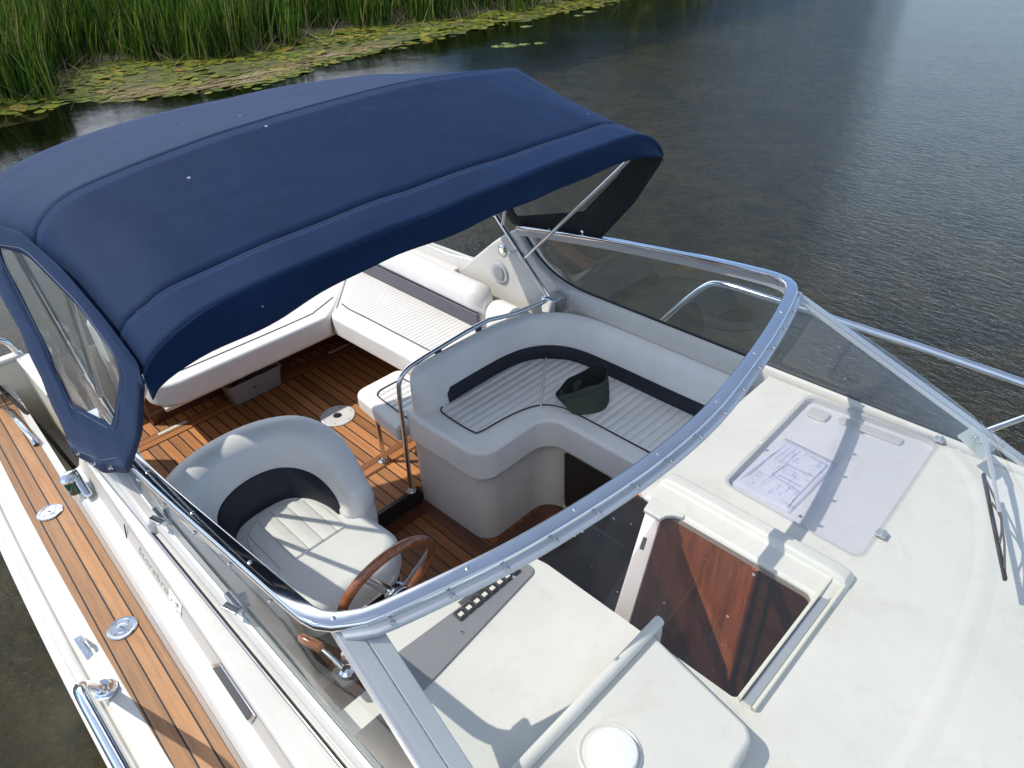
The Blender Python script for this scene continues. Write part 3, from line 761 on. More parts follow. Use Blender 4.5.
# aluminium flange that clamps the pane under the top frame
def on_glass(i, d, lift=0.0):
    t, b = tpath[i], bpath[i]; u = (b-t).normalized()
    n = Vector((0.35,0,0.94)); L = (b-t).length
    return t+u*d + Vector((0,0,0.028*math.sin(PI*d/L)+lift))
rings = [[on_glass(i,-0.004,-0.006), on_glass(i,-0.004,0.005), on_glass(i,0.030,0.005), on_glass(i,0.034,0.001), on_glass(i,0.034,-0.006)] for i in range(61)]
fl_ = G().rings(rings, True, False, True).build('pane_flange', M['alu_dull'], ws, sharp=45)
g0 = None
for i in range(3, 60, 4):
    p = on_glass(i, 0.027, 0.005)
    G().lathe([(0.004,0),(0.004,0.005),(0.0066,0.007),(0.0066,0.011),(0.005,0.0135),(0.0005,0.014)], p, (0.35,0,0.94), 14).build('knob_screw', M['steel'], fl_)
# corner posts and side panes
for s in (-1, 1):
    ix = i0 if s < 0 else i1
    T = fpath[ix]+Vector((0.0,0,-0.012)); B = Vector((1.0, s*(1.095 if s < 0 else 1.13), 0.783))
    d = (B-T).normalized()
    inw = (Vector((0.10, -s*1.0, 0.0)) - d*Vector((0.10,-s,0)).dot(d)).normalized()      # along the front pane, towards the middle
    dn = (Vector((-0.4,0,-0.9)) - d*Vector((-0.4,0,-0.9)).dot(d)).normalized()             # along the side pane, downwards
    up = inw.cross(d) if inw.cross(d).z > 0 else d.cross(inw)
    g = G()
    for w0, w1, z0 in (((-0.010,0.036,0.006),(0.0375,0.078,0.004)) if s < 0 else ((-0.008,0.014,0.006),(0.0160,0.032,0.003))):
        a = [T+inw*w0+up*z0, T+inw*w1+up*z0, B+inw*w1+up*z0, B+inw*w0+up*z0]
        g.extr(a, -up*0.014)
    ps = g.build('corner_post', M['alu_dull'], ws, bevel=0.003, seg=2)
    out = (d.cross(dn)); out = out if out.y*s > 0 else -out
    g = G(); a = [T-dn*0.006+out*0.010, T+dn*0.030+out*0.010, B+dn*0.030+out*0.010, B-dn*0.006+out*0.010]; g.extr(a, -out*0.012)
    g.build('post_flange', M['alu_dull'], ps, bevel=0.002, seg=2)
    # side pane
    seg = [p for p in (fpath[:i0+1] if s < 0 else fpath[i1:][::-1])]
    top = resample(seg, 24)
    sh = PSH if s > 0 else 0
    bot = [(-1.445,1.05,1.040),(-1.39,1.055,0.975),(-1.31,1.055,0.903),(-1.20,1.058,0.848),(-1.06,1.058,0.822)]
    bot = [Vector((x, s*(y+sh), z)) for x, y, z in bot] + [Vector((x, s*(1.058+sh), 0.818)) for x in (-0.8,-0.5,-0.2,0.1,0.4)] + [Vector((0.7, s*(1.062+sh), 0.812)), Vector((0.97, s*(1.085+sh*0.9), 0.800))]
    # the pane: a triangle fan between top edge, post and bottom edge, kept as one ruled strip
    upper = top + [T.lerp(B, k/14) for k in range(1, 15)]
    upper = resample([p+Vector((0,0,-0.010)) for p in upper], 40); lowr = resample(bot, 40)
    G().rings([[a.lerp(b, k/4) for k in range(5)] for a, b in zip(upper, lowr)], False).build('side_pane', M['glass'] if s < 0 else M['glass_port'], ws, sharp=80)
    # pale flange below the frame, black gasket at the foot of the pane
    ff_ = [p+Vector((0,0,-0.010)) for p in top]
    rr = []
    for i, p in enumerate(ff_):
        hh = -0.014 if s < 0 else -0.036
        rr.append([p+Vector((0,s*0.006,0)), p+Vector((0,s*0.007,hh)), p+Vector((0,-s*0.006,hh)), p+Vector((0,-s*0.006,0))])
    fs = G().rings(rr, True, False, True).build('pane_flange', M['alu_dull'], ws, sharp=40)
    for i in range(2, 23, 3):
        G().lathe([(0.004,0),(0.004,0.008),(0.0066,0.010),(0.0066,0.016),(0.005,0.018),(0.0005,0.0185)], ff_[i]+Vector((0,s*0.007,-0.024)), (0,s,0.1), 12).build('knob_screw', M['steel'], fs)
    G().tube(resample(spline([p+Vector((0,0,0.003)) for p in bot], 4), 50), 0.0065 if s > 0 else 0.0035, 8).build('gasket', M['black'] if s > 0 else M['alu_dull'], ws)
# catches of the sliding starboard pane
for x in (-1.02, -0.52):
    g = G().obox((x,-1.062,0.860), ((1,0,0),(0,1,0),(0,0,1)), (0.045,0.008,0.012)); g.obox((x+0.02,-1.078,0.872), ((1,0.3,0),(-0.3,1,0),(0,0,1)), (0.028,0.012,0.004))
    g.build('pane_catch', M['steel'], ws, bevel=0.003, seg=2)
# wiper parked at the port foot of the front pane
wp = G().obox((0.772,0.975,0.916), ((0.75,-0.25,-0.3),(0.25,1,0),(0.3,0,0.9)), (0.050,0.045,0.002)).build('windscreen_wiper', M['sealant'], boat, bevel=0.001, seg=2)
g = G(); g.lathe([(0.016,0),(0.016,0.012),(0.011,0.020),(0.010,0.032),(0.004,0.036),(0.0005,0.037)], (0.770,0.985,0.917), (0.3,0.05,0.95), 18); g.build('wiper_spindle', M['steel'], wp)
ar = [Vector((0.776,0.975,0.955)), Vector((0.81,0.90,0.962)), Vector((0.865,0.78,0.955)), Vector((0.925,0.64,0.945))]
g = G()
for a, b, w0 in ((ar[0],ar[1],0.010),(ar[1],ar[2],0.007),(ar[2],ar[3],0.005)):
    dd = (b-a).normalized(); sd = dd.cross(Vector((0,0,1))).normalized(); g.obox((a+b)/2, (dd, sd, sd.cross(dd)), ((b-a).length/2+0.003, w0, 0.004))
g.build('wiper_arm', M['alu_dull'], wp, bevel=0.0015, seg=2)
bl0, bl1 = Vector((0.838,0.815,0.922)), Vector((1.012,0.425,0.905)); dd = (bl1-bl0).normalized(); sd = dd.cross(Vector((0,0,1))).normalized()
bl = G().obox((bl0+bl1)/2, (dd, sd, sd.cross(dd)), ((bl1-bl0).length/2, 0.0045, 0.006)).build('wiper_blade', paint('blade_rubber', (0.035,0.028,0.027), 0.6), wp, bevel=0.001, seg=2)
g = G(); mid = bl0.lerp(bl1, 0.5)+Vector((0.012,0,0.026))
for f0, f1 in ((0.08,0.5),(0.92,0.5),(0.3,0.5),(0.7,0.5)):
    g.tube([bl0.lerp(bl1, f0)+Vector((0.002,0,0.006)), bl0.lerp(bl1, (f0+f1)/2)+Vector((0.010,0,0.018)), mid], 0.0032, 8)
g.tube([ar[3], mid], 0.004, 8); g.build('blade_bracket', M['mesh_grey'], bl)

# ------------------------------------------------ steering wheel, throttle
wc = Vector((-0.403,-0.640,0.668)); wn_ = Vector((-0.966,0.0,0.259)).normalized(); wu = Vector((0,1,0)); wu = (wu-wn_*wu.dot(wn_)).normalized(); wv = wn_.cross(wu)
def wpt(a, r, o=0): return wc+wu*(r*math.cos(a))+wv*(r*math.sin(a))+wn_*o
sw = G().tube([wpt(2*PI*k/48, 0.180) for k in range(48)], 0.0165, 14, closed=True).build('steering_wheel', M['wheel_wood'], boat)
for k in range(3):
    a = PI/2+k*2*PI/3+0.45
    g = G()
    r0, r1 = wpt(a, 0.03, -0.045), wpt(a, 0.175, 0.0); dd = (r1-r0).normalized(); sd = dd.cross(wn_).normalized()
    for o in (-0.010, 0.010): g.obox((r0+r1)/2+sd*o, (dd, sd, sd.cross(dd)), ((r1-r0).length/2, 0.0065, 0.002))
    g.build('wheel_spoke', M['chrome'], sw, bevel=0.001, seg=2)
g = G(); g.lathe([(0.040,-0.062),(0.042,-0.045),(0.036,-0.030),(0.020,-0.024),(0.0005,-0.022)], wc, wn_, 24); g.build('wheel_hub', M['chrome'], sw)
G().tube([wc-wn_*0.06, wc-wn_*0.27], 0.030, 16).build('steering_column', M['black'], boat)
th = G().prism(fillet([(-0.17,-0.985),(-0.10,-0.985),(-0.10,-0.93),(-0.17,-0.93)], 0.015), 0.801, 0.814).build('throttle', M['mesh_grey'], boat, bevel=0.006)
g = G().tube([(-0.13,-0.955,0.815),(-0.165,-0.965,0.85),(-0.20,-0.975,0.872)], [0.009,0.007,0.006], 10).lathe([(0.02,0),(0.02,0.012),(0.012,0.02),(0.001,0.021)], (-0.13,-0.955,0.815), (0,0,1), 16); g.build('throttle_lever', M['chrome'], th)
G().tube([(-0.198,-0.975,0.872),(-0.205,-0.977,0.876),(-0.262,-0.997,0.885),(-0.268,-0.999,0.885)], [0.010,0.0145,0.0125,0.008], 14).build('throttle_grip', M['wheel_wood'], th)

# grab rail round the back of the lounge seat
pts = [Vector((-1.29,0.072,0.0)), Vector((-1.292,0.090,0.56))] + spline([(-1.292,0.092,0.60),(-1.292,0.104,0.665),(-1.292,0.16,0.708),(-1.292,0.26,0.722)], 5) + [Vector((-1.285,0.52,0.745)), Vector((-1.275,0.66,0.752)), Vector((-1.255,0.72,0.748)), Vector((-1.235,0.80,0.742)), Vector((-1.20,0.97,0.748))]
gr = G().tube(pts, 0.0115, 14).build('grab_rail', M['steel'], boat)
G().lathe([(0.026,0.004),(0.026,0.010),(0.018,0.020),(0.014,0.026)], (-1.29,0.072,0.0), (0,0,1), 20).build('rail_flange', M['steel'], gr)
g = G()
for y in (0.34, 0.60): g.obox((-1.288,y,0.708), ((1,0,0),(0,1,0),(0,0,1)), (0.006,0.016,0.028))
g.build('rail_bracket', M['mesh_grey'], gr)
G().obox((-1.165,1.015,0.735), ((1,0,0),(0,1,0),(0,0,1)), (0.045,0.045,0.045)).build('bow_mount', M['steel'], boat, bevel=0.006)
# ================================================================== CANVAS CANOPY
cano = thing('canvas_canopy', 'navy blue canvas canopy stretched on steel bows over the cockpit', 'canopy', (-1.5, 0, 0.8))
NU = 72
def station(half, xs, n=NU, port=None):
    """half: (|y|, z) from the middle out; xs: (y, x) along the bow"""
    port = port or half
    pts = [(-y, z) for y, z in reversed(half)] + [(y, z) for y, z in port[1:]]
    sp = resample(spline([(0, y, z) for y, z in pts], 10), n)
    return [Vector((interp(p.y, [a for a, b in xs], [b for a, b in xs]), p.y, p.z)) for p in sp]
F0 = [(-1.05,-0.600),(1.05,-0.600)]
fedge = station([(0,1.719),(0.45,1.714),(0.80,1.700),(0.91,1.680),(1.000,1.640),(1.042,1.600)], F0, port=[(0,1.722),(0.4,1.727),(0.80,1.722),(0.92,1.702),(1.000,1.656),(1.042,1.605)])
lip   = [p+Vector((0.002,0,-0.006)) for p in fedge]
hem   = station([(0,1.640),(0.42,1.630),(0.80,1.604),(0.95,1.578),(1.022,1.555),(1.046,1.532)], [(-1.05,-0.580),(0,-0.592),(1.05,-0.592)], port=[(0,1.640),(0.4,1.636),(0.80,1.638),(0.93,1.626),(1.020,1.600),(1.046,1.572)])
seam  = station([(0,1.750),(0.47,1.743),(0.86,1.718),(0.94,1.698),(1.000,1.670),(1.038,1.625)], [(-1.05,-0.74),(1.05,-0.735)], port=[(0,1.750),(0.45,1.745),(0.83,1.737),(0.94,1.712),(1.002,1.670),(1.040,1.622)])
mb    = station([(0,1.905),(0.35,1.891),(0.56,1.873),(0.806,1.842),(0.922,1.814),(0.997,1.760),(1.022,1.700),(1.031,1.665)], [(-1.05,-1.30),(1.05,-1.30)], port=[(0,1.905),(0.4,1.907),(0.835,1.874),(0.942,1.852),(1.000,1.790),(1.024,1.710),(1.031,1.670)])
ab = station([(0,1.805),(0.25,1.786),(0.50,1.752),(0.70,1.706),(0.86,1.650),(0.97,1.590),(1.040,1.520)], [(-1.05,-2.43),(-0.86,-2.39),(-0.5,-2.27),(0,-2.10),(0.4,-2.03),(1.05,-2.01)], port=[(0,1.805),(0.3,1.814),(0.70,1.790),(0.90,1.748),(0.99,1.690),(1.036,1.620)])
av = station([(0,1.791),(0.25,1.772),(0.50,1.738),(0.70,1.692),(0.86,1.636),(0.97,1.576),(1.043,1.508)], [(-1.05,-2.45),(-0.86,-2.41),(-0.5,-2.29),(0,-2.12),(0.4,-2.05),(1.05,-2.03)], port=[(0,1.791),(0.3,1.800),(0.70,1.776),(0.90,1.734),(0.992,1.676),(1.040,1.606)])
ahem = station([(0,1.725),(0.25,1.706),(0.50,1.672),(0.70,1.630),(0.86,1.580),(0.97,1.536),(1.043,1.490)], [(-1.05,-2.445),(-0.86,-2.405),(-0.5,-2.285),(0,-2.115),(0.4,-2.045),(1.05,-2.025)], port=[(0,1.725),(0.3,1.734),(0.70,1.709),(0.90,1.672),(0.990,1.626),(1.040,1.580)])
def wob(r, amp, ph, k=9.0):
    return [p+Vector((0,0,amp*math.sin(p.y*k+ph)*math.sin(p.y*2.3+ph*2))) for p in r]
hem = [p+Vector((0.010*math.sin(p.y*8+1.0)-0.005*math.sin(p.y*19)-0.006*math.exp(-((p.y+0.55)/0.12)**2),0,0.004*math.sin(p.y*11))) for p in hem]
g = G()
def between(a, b, n):      # extra rows so that the cloth stays round
    return [[p.lerp(q, k/n) for p, q in zip(a, b)] for k in range(n)]
def flow(rows, n):         # Catmull-Rom between rows
    cols = [spline([r[i] for r in rows], n) for i in range(len(rows[0]))]
    return [[c[k] for c in cols] for k in range(len(cols[0]))]
val = between(hem, lip, 6) + [lip, [p+Vector((0,0,0.001)) for p in fedge]]
val = [[p+Vector((0.007*math.sin(p.y*9+2)*math.sin(PI*min(1,ri/6))+0.008*math.exp(-((p.y+0.62+0.03*ri)/0.05)**2)*math.sin(PI*min(1,ri/6)),0,0)) for p in r] for ri, r in enumerate(val)]
G().rings(val, False).build('valance', M['canvas'], cano, sharp=60, solid=0.003)
band = between(fedge, seam, 6)
body_rows = between(seam, mb, 14) + [mb]
sag = lambda k: -0.002*math.sin(PI*k/14)
fwd = band + [[p+Vector((0,0,sag(k))) for p in r] for k, r in enumerate(body_rows)]
fwd = [[p+Vector((0,0,(
        -0.016*math.exp(-((p.y+0.925+0.05*(p.x+1.0))/0.050)**2)*max(0,math.sin(PI*min(1,max(0,(-p.x-0.66)/0.62))))
        -0.010*math.exp(-((p.y-0.885)/0.045)**2)*max(0,math.sin(PI*min(1,max(0,(-p.x-0.65)/0.65))))
        -0.003*math.exp(-((p.y+0.10+0.5*(p.x+0.8))/0.055)**2)*math.exp(-((p.x+0.80)/0.13)**2)
        +0.0016*math.sin(p.y*17+p.x*9)*math.exp(-((p.x+0.72)/0.12)**2)
        +0.0010*math.sin(p.y*6.1+p.x*13)) * min(1.0, (len(fwd)-1-ri)/5.0))) for p in r] for ri, r in enumerate(fwd)]
g.rings(fwd[6:], False).build('front_panel', M['canvas'], cano, sharp=50, solid=0.003)
G().rings(fwd[:7], False).build('front_hem', M['canvas_hem'], cano, sharp=50, solid=0.003)
g = G(); g.rings([[p+Vector((0,0,-0.006*math.sin(PI*k/14))) for p in r] for k, r in enumerate(between(mb, ab, 14))] + [ab] + between(av, ahem, 3) + [ahem], False).build('rear_panel', M['canvas'], cano, sharp=50, solid=0.003)
# seams and piping
def stitch(pts, r, name='seam', m='thread'): G().tube(pts, r, 6).build(name, M[m], cano)
stitch([p+Vector((0,0,0.0022)) for p in fwd[6][3:-3]], 0.0007)
# side curtains: canvas frame round a clear window
def cur(x, z, s): return Vector((x, s*(1.036+0.098*(1.68-z)), z))
CUR_S = fillet([(-2.36,1.555),(-1.90,1.635),(-1.40,1.735),(-1.05,1.730),(-0.78,1.680),(-0.605,1.625),(-0.605,1.570),(-0.74,1.36),(-1.00,1.085),(-1.30,0.915),(-1.78,0.745),(-1.85,0.92),(-1.94,1.14),(-2.12,1.34)], [0.02,0.5,0.5,0.5,0.5,0.02,0.06,0.4,0.02,0.5,0.03,0.3,0.4,0.4], 6)
CUR_P = fillet([(-1.985,1.655),(-1.70,1.700),(-1.40,1.735),(-1.05,1.730),(-0.78,1.680),(-0.605,1.625),(-0.605,1.570),(-0.74,1.36),(-0.93,1.135),(-1.20,1.085),(-1.53,1.045),(-1.62,1.16),(-1.75,1.40)], [0.02,0.5,0.5,0.5,0.5,0.02,0.06,0.4,0.03,0.5,0.04,0.3,0.4], 6)
WIN = fillet([(-1.84,1.565),(-1.40,1.665),(-0.97,1.640),(-0.755,1.565),(-0.83,1.46),(-1.03,1.245),(-1.49,1.100),(-1.58,1.32)], [0.05,0.6,0.4,0.04,0.3,0.04,0.03,0.25], 7)
for s in (-1, 1):
    oc = CUR_S if s < 0 else CUR_P
    wc_ = WIN
    bm = bmesh.new(); ed = []
    for lp in (oc, wc_):
        vs = [bm.verts.new(cur(x,z,s)) for x, z in lp]; ed += [bm.edges.new((vs[i], vs[(i+1) % len(vs)])) for i in range(len(vs))]
    bmesh.ops.triangle_fill(bm, use_beauty=True, edges=ed, normal=(0,s,0))
    bmesh.ops.subdivide_edges(bm, edges=bm.edges[:], cuts=2, use_grid_fill=True)
    for v in bm.verts:
        x, z = v.co.x, v.co.z
        v.co.y += s*(0.006*math.sin(x*17+z*6)+0.004*math.sin(z*31-x*9))*min(1,max(0,(1.50-z)/0.3))*0.6
    bm.verts.index_update()
    V = [v.co.copy() for v in bm.verts]; F = [tuple(v.index for v in f.verts) for f in bm.faces]; bm.free()
    sc = mk('side_curtain', V, F, M['canvas'] if s < 0 else M['canvas_shade'], cano, sharp=80, solid=0.003)
    # clear vinyl, slightly buckled
    bm = bmesh.new(); vs = [bm.verts.new(cur(x,z,s)-Vector((0,s*0.003,0))) for x, z in wc_]
    ed = [bm.edges.new((vs[i], vs[(i+1) % len(vs)])) for i in range(len(vs))]
    bmesh.ops.triangle_fill(bm, use_beauty=True, edges=ed, normal=(0,s,0)); bmesh.ops.subdivide_edges(bm, edges=bm.edges[:], cuts=3, use_grid_fill=True)
    for v in bm.verts: v.co.y += s*0.006*math.sin(v.co.x*13+v.co.z*9)*math.sin(v.co.z*8)
    bm.verts.index_update(); V = [v.co.copy() for v in bm.verts]; F = [tuple(v.index for v in f.verts) for f in bm.faces]; bm.free()
    mk('curtain_window', V, F, M['vinyl_clear'], sc, sharp=80)
    G().tube([cur(x,z,s)+Vector((0,s*0.002,0)) for x, z in shrink(WIN,-0.020)], 0.0008, 5, closed=True).build('curtain_seam', M['thread'], sc)
    if s < 0: G().tube([cur(x,z,s)+Vector((0,s*0.003,0)) for x, z in ((-1.78,0.800),(-1.58,0.850),(-1.30,0.970),(-1.05,1.118))], 0.0009, 5).build('curtain_seam', M['thread'], sc)
    for x, z in ((-1.18,1.008),(-1.40,0.902),(-1.62,0.825)) if s < 0 else ((-1.05,1.135),(-1.28,1.10)):
        c = cur(x,z,s)
        G().lathe([(0.008,0),(0.008,0.003),(0.004,0.004),(0.0035,0.008),(0.006,0.009),(0.006,0.012),(0.0005,0.013)], c+Vector((0,s*0.002,0)), (0,s,0.15), 14).build('snap_fastener', M['steel'], sc)
# tube bows
for s in (-1, 1):
    G().tube([(-1.185,s*1.0,0.775),(-1.55,s*1.0,1.125),(-1.93,s*0.985,1.52),(-1.98,s*0.97,1.58)], 0.0135, 12).build('canopy_bow', M['steel'], cano)
    G().tube(spline([(-1.355,s*1.0,0.935),(-1.28,s*0.998,1.01),(-0.80,s*0.985,1.49),(-0.70,s*0.975,1.60),(-0.68,s*0.94,1.655)], 5), 0.0095, 12).build('canopy_bow', M['steel'], cano)
    G().tube([(-1.50,s*1.0,1.07),(-1.36,s*0.985,1.55),(-1.33,s*0.95,1.74)], 0.011, 12).build('canopy_bow', M['steel'], cano)
    g = G(); g.lathe([(0.017,-0.02),(0.018,0.0),(0.017,0.02)], (-1.36,s*1.0,0.943), (-0.69,0,0.72), 16); g.lathe([(0.006,0.0),(0.006,0.045),(0.009,0.05),(0.001,0.052)], (-1.40,s*1.0,0.965), (-0.2,-s*0.9,0.1), 12)
    g.lathe([(0.018,-0.015),(0.018,0.015)], (-1.555,s*1.0,1.13), (-0.69,0,0.72), 14)
    g.build('bow_clamp', M['steel'], cano)
for st, dx in ((seam, 0.0), (mb, -0.02), (ab, 0.03)):
    G().tube([p+Vector((dx,0,-0.036)) for p in st[5:-5]], 0.0105, 10).build('canopy_bow', M['steel'], cano)

# ================================================================== SEATS
def cushion(name, poly, z0, z1, r, mat, parent, fil=0.05, seg=5, puff=0.0):
    pl = fillet(poly, fil, 7)
    g = G().prism(pl, z0, z1)
    return g.build(name, mat, parent, bevel=r, seg=seg)
def piping(pts, z, parent, mat='navy', r=0.0035, closed=False):
    G().tube([(p[0],p[1],z) for p in spline([(x,y,0) for x, y in pts], 7, closed)], r, 6, closed=closed).build('piping', M[mat], parent)
def panel(poly, z, name, mat, parent, fil=0.04, h=0.006, bev=0.005):
    return G().prism(fillet(poly, fil, 6), z-0.010, z+h).build(name, mat, parent, bevel=bev, seg=3)
def backrest(path, prof_fn, name, mat, parent):
    rings = plan_sweep(path, prof_fn)
    return G().rings(rings, True, False, True).build(name, mat, parent, sharp=50)

# --- helm seat
hs = thing('helm_seat', 'white vinyl bucket helm seat with navy lining behind the steering wheel', 'seat', (-0.98,-0.67,-0.1))
G().prism(fillet([(-1.25,-0.93),(-0.74,-0.93),(-0.74,-0.37),(-1.25,-0.37)], 0.06, 5), -0.098, 0.35).build('seat_pedestal', M['white_inner'], hs, bevel=0.02)
nb = G().box((-0.742,-0.90,0.02),(-0.735,-0.42,0.28)).build('pedestal_opening', M['darkbox'], hs, bevel=0.004)
G().tube([(-0.733,y,z) for y, z in fillet([(-0.91,0.01),(-0.41,0.01),(-0.41,0.29),(-0.91,0.29)], 0.04, 6)], 0.0055, 8, closed=True).build('opening_trim', M['steel'], nb)
cushion('seat_cushion', [(-1.22,-0.89),(-0.70,-0.905),(-0.600,-0.84),(-0.590,-0.50),(-0.68,-0.395),(-1.22,-0.43)], 0.345, 0.508, 0.055, M['vinyl'], hs, [0.12,0.12,0.12,0.12,0.12,0.12])
panel([(-1.15,-0.83),(-0.86,-0.835),(-0.86,-0.515),(-1.15,-0.525)], 0.508, 'ribbed_panel', M['vinyl_rib_helm'], hs, [0.14,0.02,0.02,0.14], 0.008)
piping([(-0.585,-0.80),(-0.572,-0.68),(-0.58,-0.54),(-0.65,-0.435)], 0.42, hs, 'vinyl', 0.003)
hpath = [Vector((p.x,p.y-0.006)) for p in resample(spline([(-0.86,-0.862,0),(-0.98,-0.866,0),(-1.10,-0.850,0),(-1.165,-0.795,0),(-1.190,-0.690,0),(-1.175,-0.590,0),(-1.11,-0.525,0),(-1.02,-0.495,0),(-0.93,-0.488,0),(-0.865,-0.490,0)], 8), 60)]
def hprof(t, i):
    a = min(1, min(t, 1-t)/0.36); k = a*a*(3-2*a)
    zt = 0.620 + 0.165*k; lean = 0.018+0.062*k; th = 0.118+0.030*k
    e = min(1, min(t, 1-t)/0.045); e = math.sqrt(max(0.02, 1-(1-e)**2))       # rounded arm ends
    c = (lean*0.6+th*0.5)
    pr = [(0.004,0.470),(0.0,0.520),(lean*0.42,0.44*0.5+zt*0.5),(lean*0.86,zt-0.055),(lean+0.016,zt-0.016),(lean+th*0.36,zt),(lean+th*0.64,zt-0.002),(lean+th*0.90,zt-0.026),(lean+th,zt-0.080),
          (lean*0.7+th,0.52),(th*0.95+0.02,0.40),(th*0.8,0.30),(0.02,0.30)]
    return [(-(c+(o-c)*e), 0.47+(z-0.47)*(0.55+0.45*e) if z > 0.47 else z) for o, z in pr]
# smooth closed profile
def smooth_prof(fn, n=3):
    def f(t, i):
        return [(p.x,p.y) for p in spline([(o,z,0) for o, z in fn(t,i)], n, closed=True)]
    return f
bk = backrest(hpath, smooth_prof(hprof), 'backrest', M['vinyl'], hs)
def navy_strip(path, prof_fn, f0, f1, hfun, parent, name='navy_lining', z0=0.49, lift=0.006):
    """a lining that follows the inner face of a backrest from its foot up to hfun(t)"""
    n = len(path); rings = []
    for i in range(n):
        t = i/(n-1)
        if t < f0 or t > f1: continue
        u = (t-f0)/(f1-f0); zt = hfun(u)
        pr = prof_fn(t, i)
        o = [-p[0] for p in pr[:4]]; z = [p[1] for p in pr[:4]]
        row = []
        for k in range(6):
            zz = z0+(zt-z0)*k/5
            row.append((-(interp(zz, z, o)-lift-0.003*math.sin(PI*k/5)), zz))
        row.append((-(interp(zt, z, o)+0.012), zt+0.004)); row.append((-(interp(z0, z, o)+0.012), z0))
        rings.append((i, row))
    out = []
    P = path
    for i, row in rings:
        a = P[max(i-1,0)]; b = P[min(i+1,n-1)]; tt = (b-a).normalized(); nr = Vector((tt.y,-tt.x))
        out.append([Vector((P[i].x+nr.x*o, P[i].y+nr.y*o, z)) for o, z in row])
    return G().rings(out, True, False, True).build(name, M['navy'], parent, sharp=50)
# hprof offsets are negative outwards (path runs with the inside on its right)
navy_strip(hpath, hprof, 0.10, 0.93, lambda u: 0.515+0.125*math.sin(PI*min(1,max(0,u)))**0.6, bk)
G().lathe([(0.016,0),(0.016,0.004),(0.012,0.005),(0.001,0.004)], (-0.735,-0.872,0.43), (0.3,-1,0.5), 16).build('lever_hole', M['black'], hs)

# --- L-shaped lounge seat, port side
ls = thing('lounge_seat', 'white L-shaped lounge seat with navy band under a green cloth cap', 'seat', (-0.75,0.6,-0.1))
base = fillet([(-1.305,0.135),(-0.815,0.150),(-0.815,0.575),(-0.06,0.575),(-0.06,1.06),(-1.305,1.06)], [0.03,0.09,0.11,0.01,0.01,0.01], 8)
bs = G().prism(base, -0.098, 0.345).build('seat_base', M['white_inner'], ls, bevel=0.006)
dr = G().prism([(0,0)]*0 or [(-0.69,0.566),(-0.28,0.566),(-0.28,0.574),(-0.69,0.574)], -0.07, 0.30).build('locker_opening', M['darkbox'], bs)
G().tube([(x,0.566,z) for x, z in fillet([(-0.705,-0.075),(-0.265,-0.075),(-0.265,0.315),(-0.705,0.315)], 0.045, 7)], 0.011, 10, closed=True).build('opening_trim', M['ivory'], dr)
G().box((-0.60,0.556,0.300),(-0.50,0.562,0.312)).build('opening_latch', M['mesh_grey'], dr)
cp = fillet([(-1.29,0.095),(-0.765,0.105),(-0.765,0.525),(-0.06,0.525),(-0.06,1.05),(-1.29,1.05)], [0.04,0.10,0.10,0.02,0.02,0.02], 9)
cu = G().prism(cp, 0.335, 0.503).build('seat_cushion', M['vinyl'], ls, bevel=0.060, seg=7)
panel([(-1.175,0.215),(-0.905,0.205),(-0.885,0.42),(-0.845,0.560),(-1.085,0.860),(-1.19,0.80)], 0.503, 'ribbed_panel', M['vinyl_rib_wide'], ls, [0.03,0.06,0.10,0.01,0.01,0.05], 0.003, 0.003)
panel([(-0.838,0.565),(-0.76,0.598),(-0.66,0.615),(-0.065,0.615),(-0.065,0.97),(-0.95,0.97),(-1.078,0.868)], 0.503, 'ribbed_panel', M['vinyl_rib_wide'], ls, [0.01,0.05,0.05,0.01,0.01,0.08,0.01], 0.003, 0.003)
piping([(-1.17,0.235),(-1.14,0.208),(-1.04,0.202),(-0.925,0.206),(-0.900,0.230),(-0.890,0.36),(-0.872,0.47),(-0.835,0.555),(-0.77,0.598),(-0.67,0.615),(-0.40,0.616),(-0.065,0.616)], 0.5065, ls)
G().tube([(-1.085,0.868,0.508),(-0.84,0.562,0.509),(-0.80,0.525,0.500),(-0.778,0.512,0.47),(-0.772,0.508,0.40),(-0.775,0.510,0.34)], 0.0042, 8).build('cushion_seam', M['vinyl'], ls)
lpath = [Vector((p.x,p.y)) for p in resample(spline([(-1.172,0.125,0),(-1.175,0.30,0),(-1.178,0.50,0),(-1.172,0.68,0),(-1.135,0.81,0),(-1.05,0.905,0),(-0.92,0.952,0),(-0.70,0.960,0),(-0.40,0.960,0),(-0.065,0.965,0)], 8), 70)]
def lprof(t, i):
    e = min(1, t/0.05); e = math.sqrt(max(0.03, 1-(1-e)**2))
    zt = 0.722
    pr = [(0.0,0.485),(0.004,0.540),(0.018,0.610),(0.034,0.668),(0.050,0.702),(0.072,zt-0.004),(0.090,zt),(0.108,zt-0.012),(0.118,zt-0.045),(0.120,0.60),(0.120,0.45),(0.110,0.36),(0.02,0.36)]
    c = 0.06
    return [(-(c+(o-c)*e), 0.50+(z-0.50)*(0.70+0.30*e) if z > 0.5 else z) for o, z in pr]
lb = backrest(lpath, smooth_prof(lprof), 'backrest', M['vinyl'], ls)
navy_strip(lpath, lprof, 0.075, 1.0, lambda u: 0.505+0.070*min(1, u/0.02), lb, 'navy_band', 0.492, 0.006)

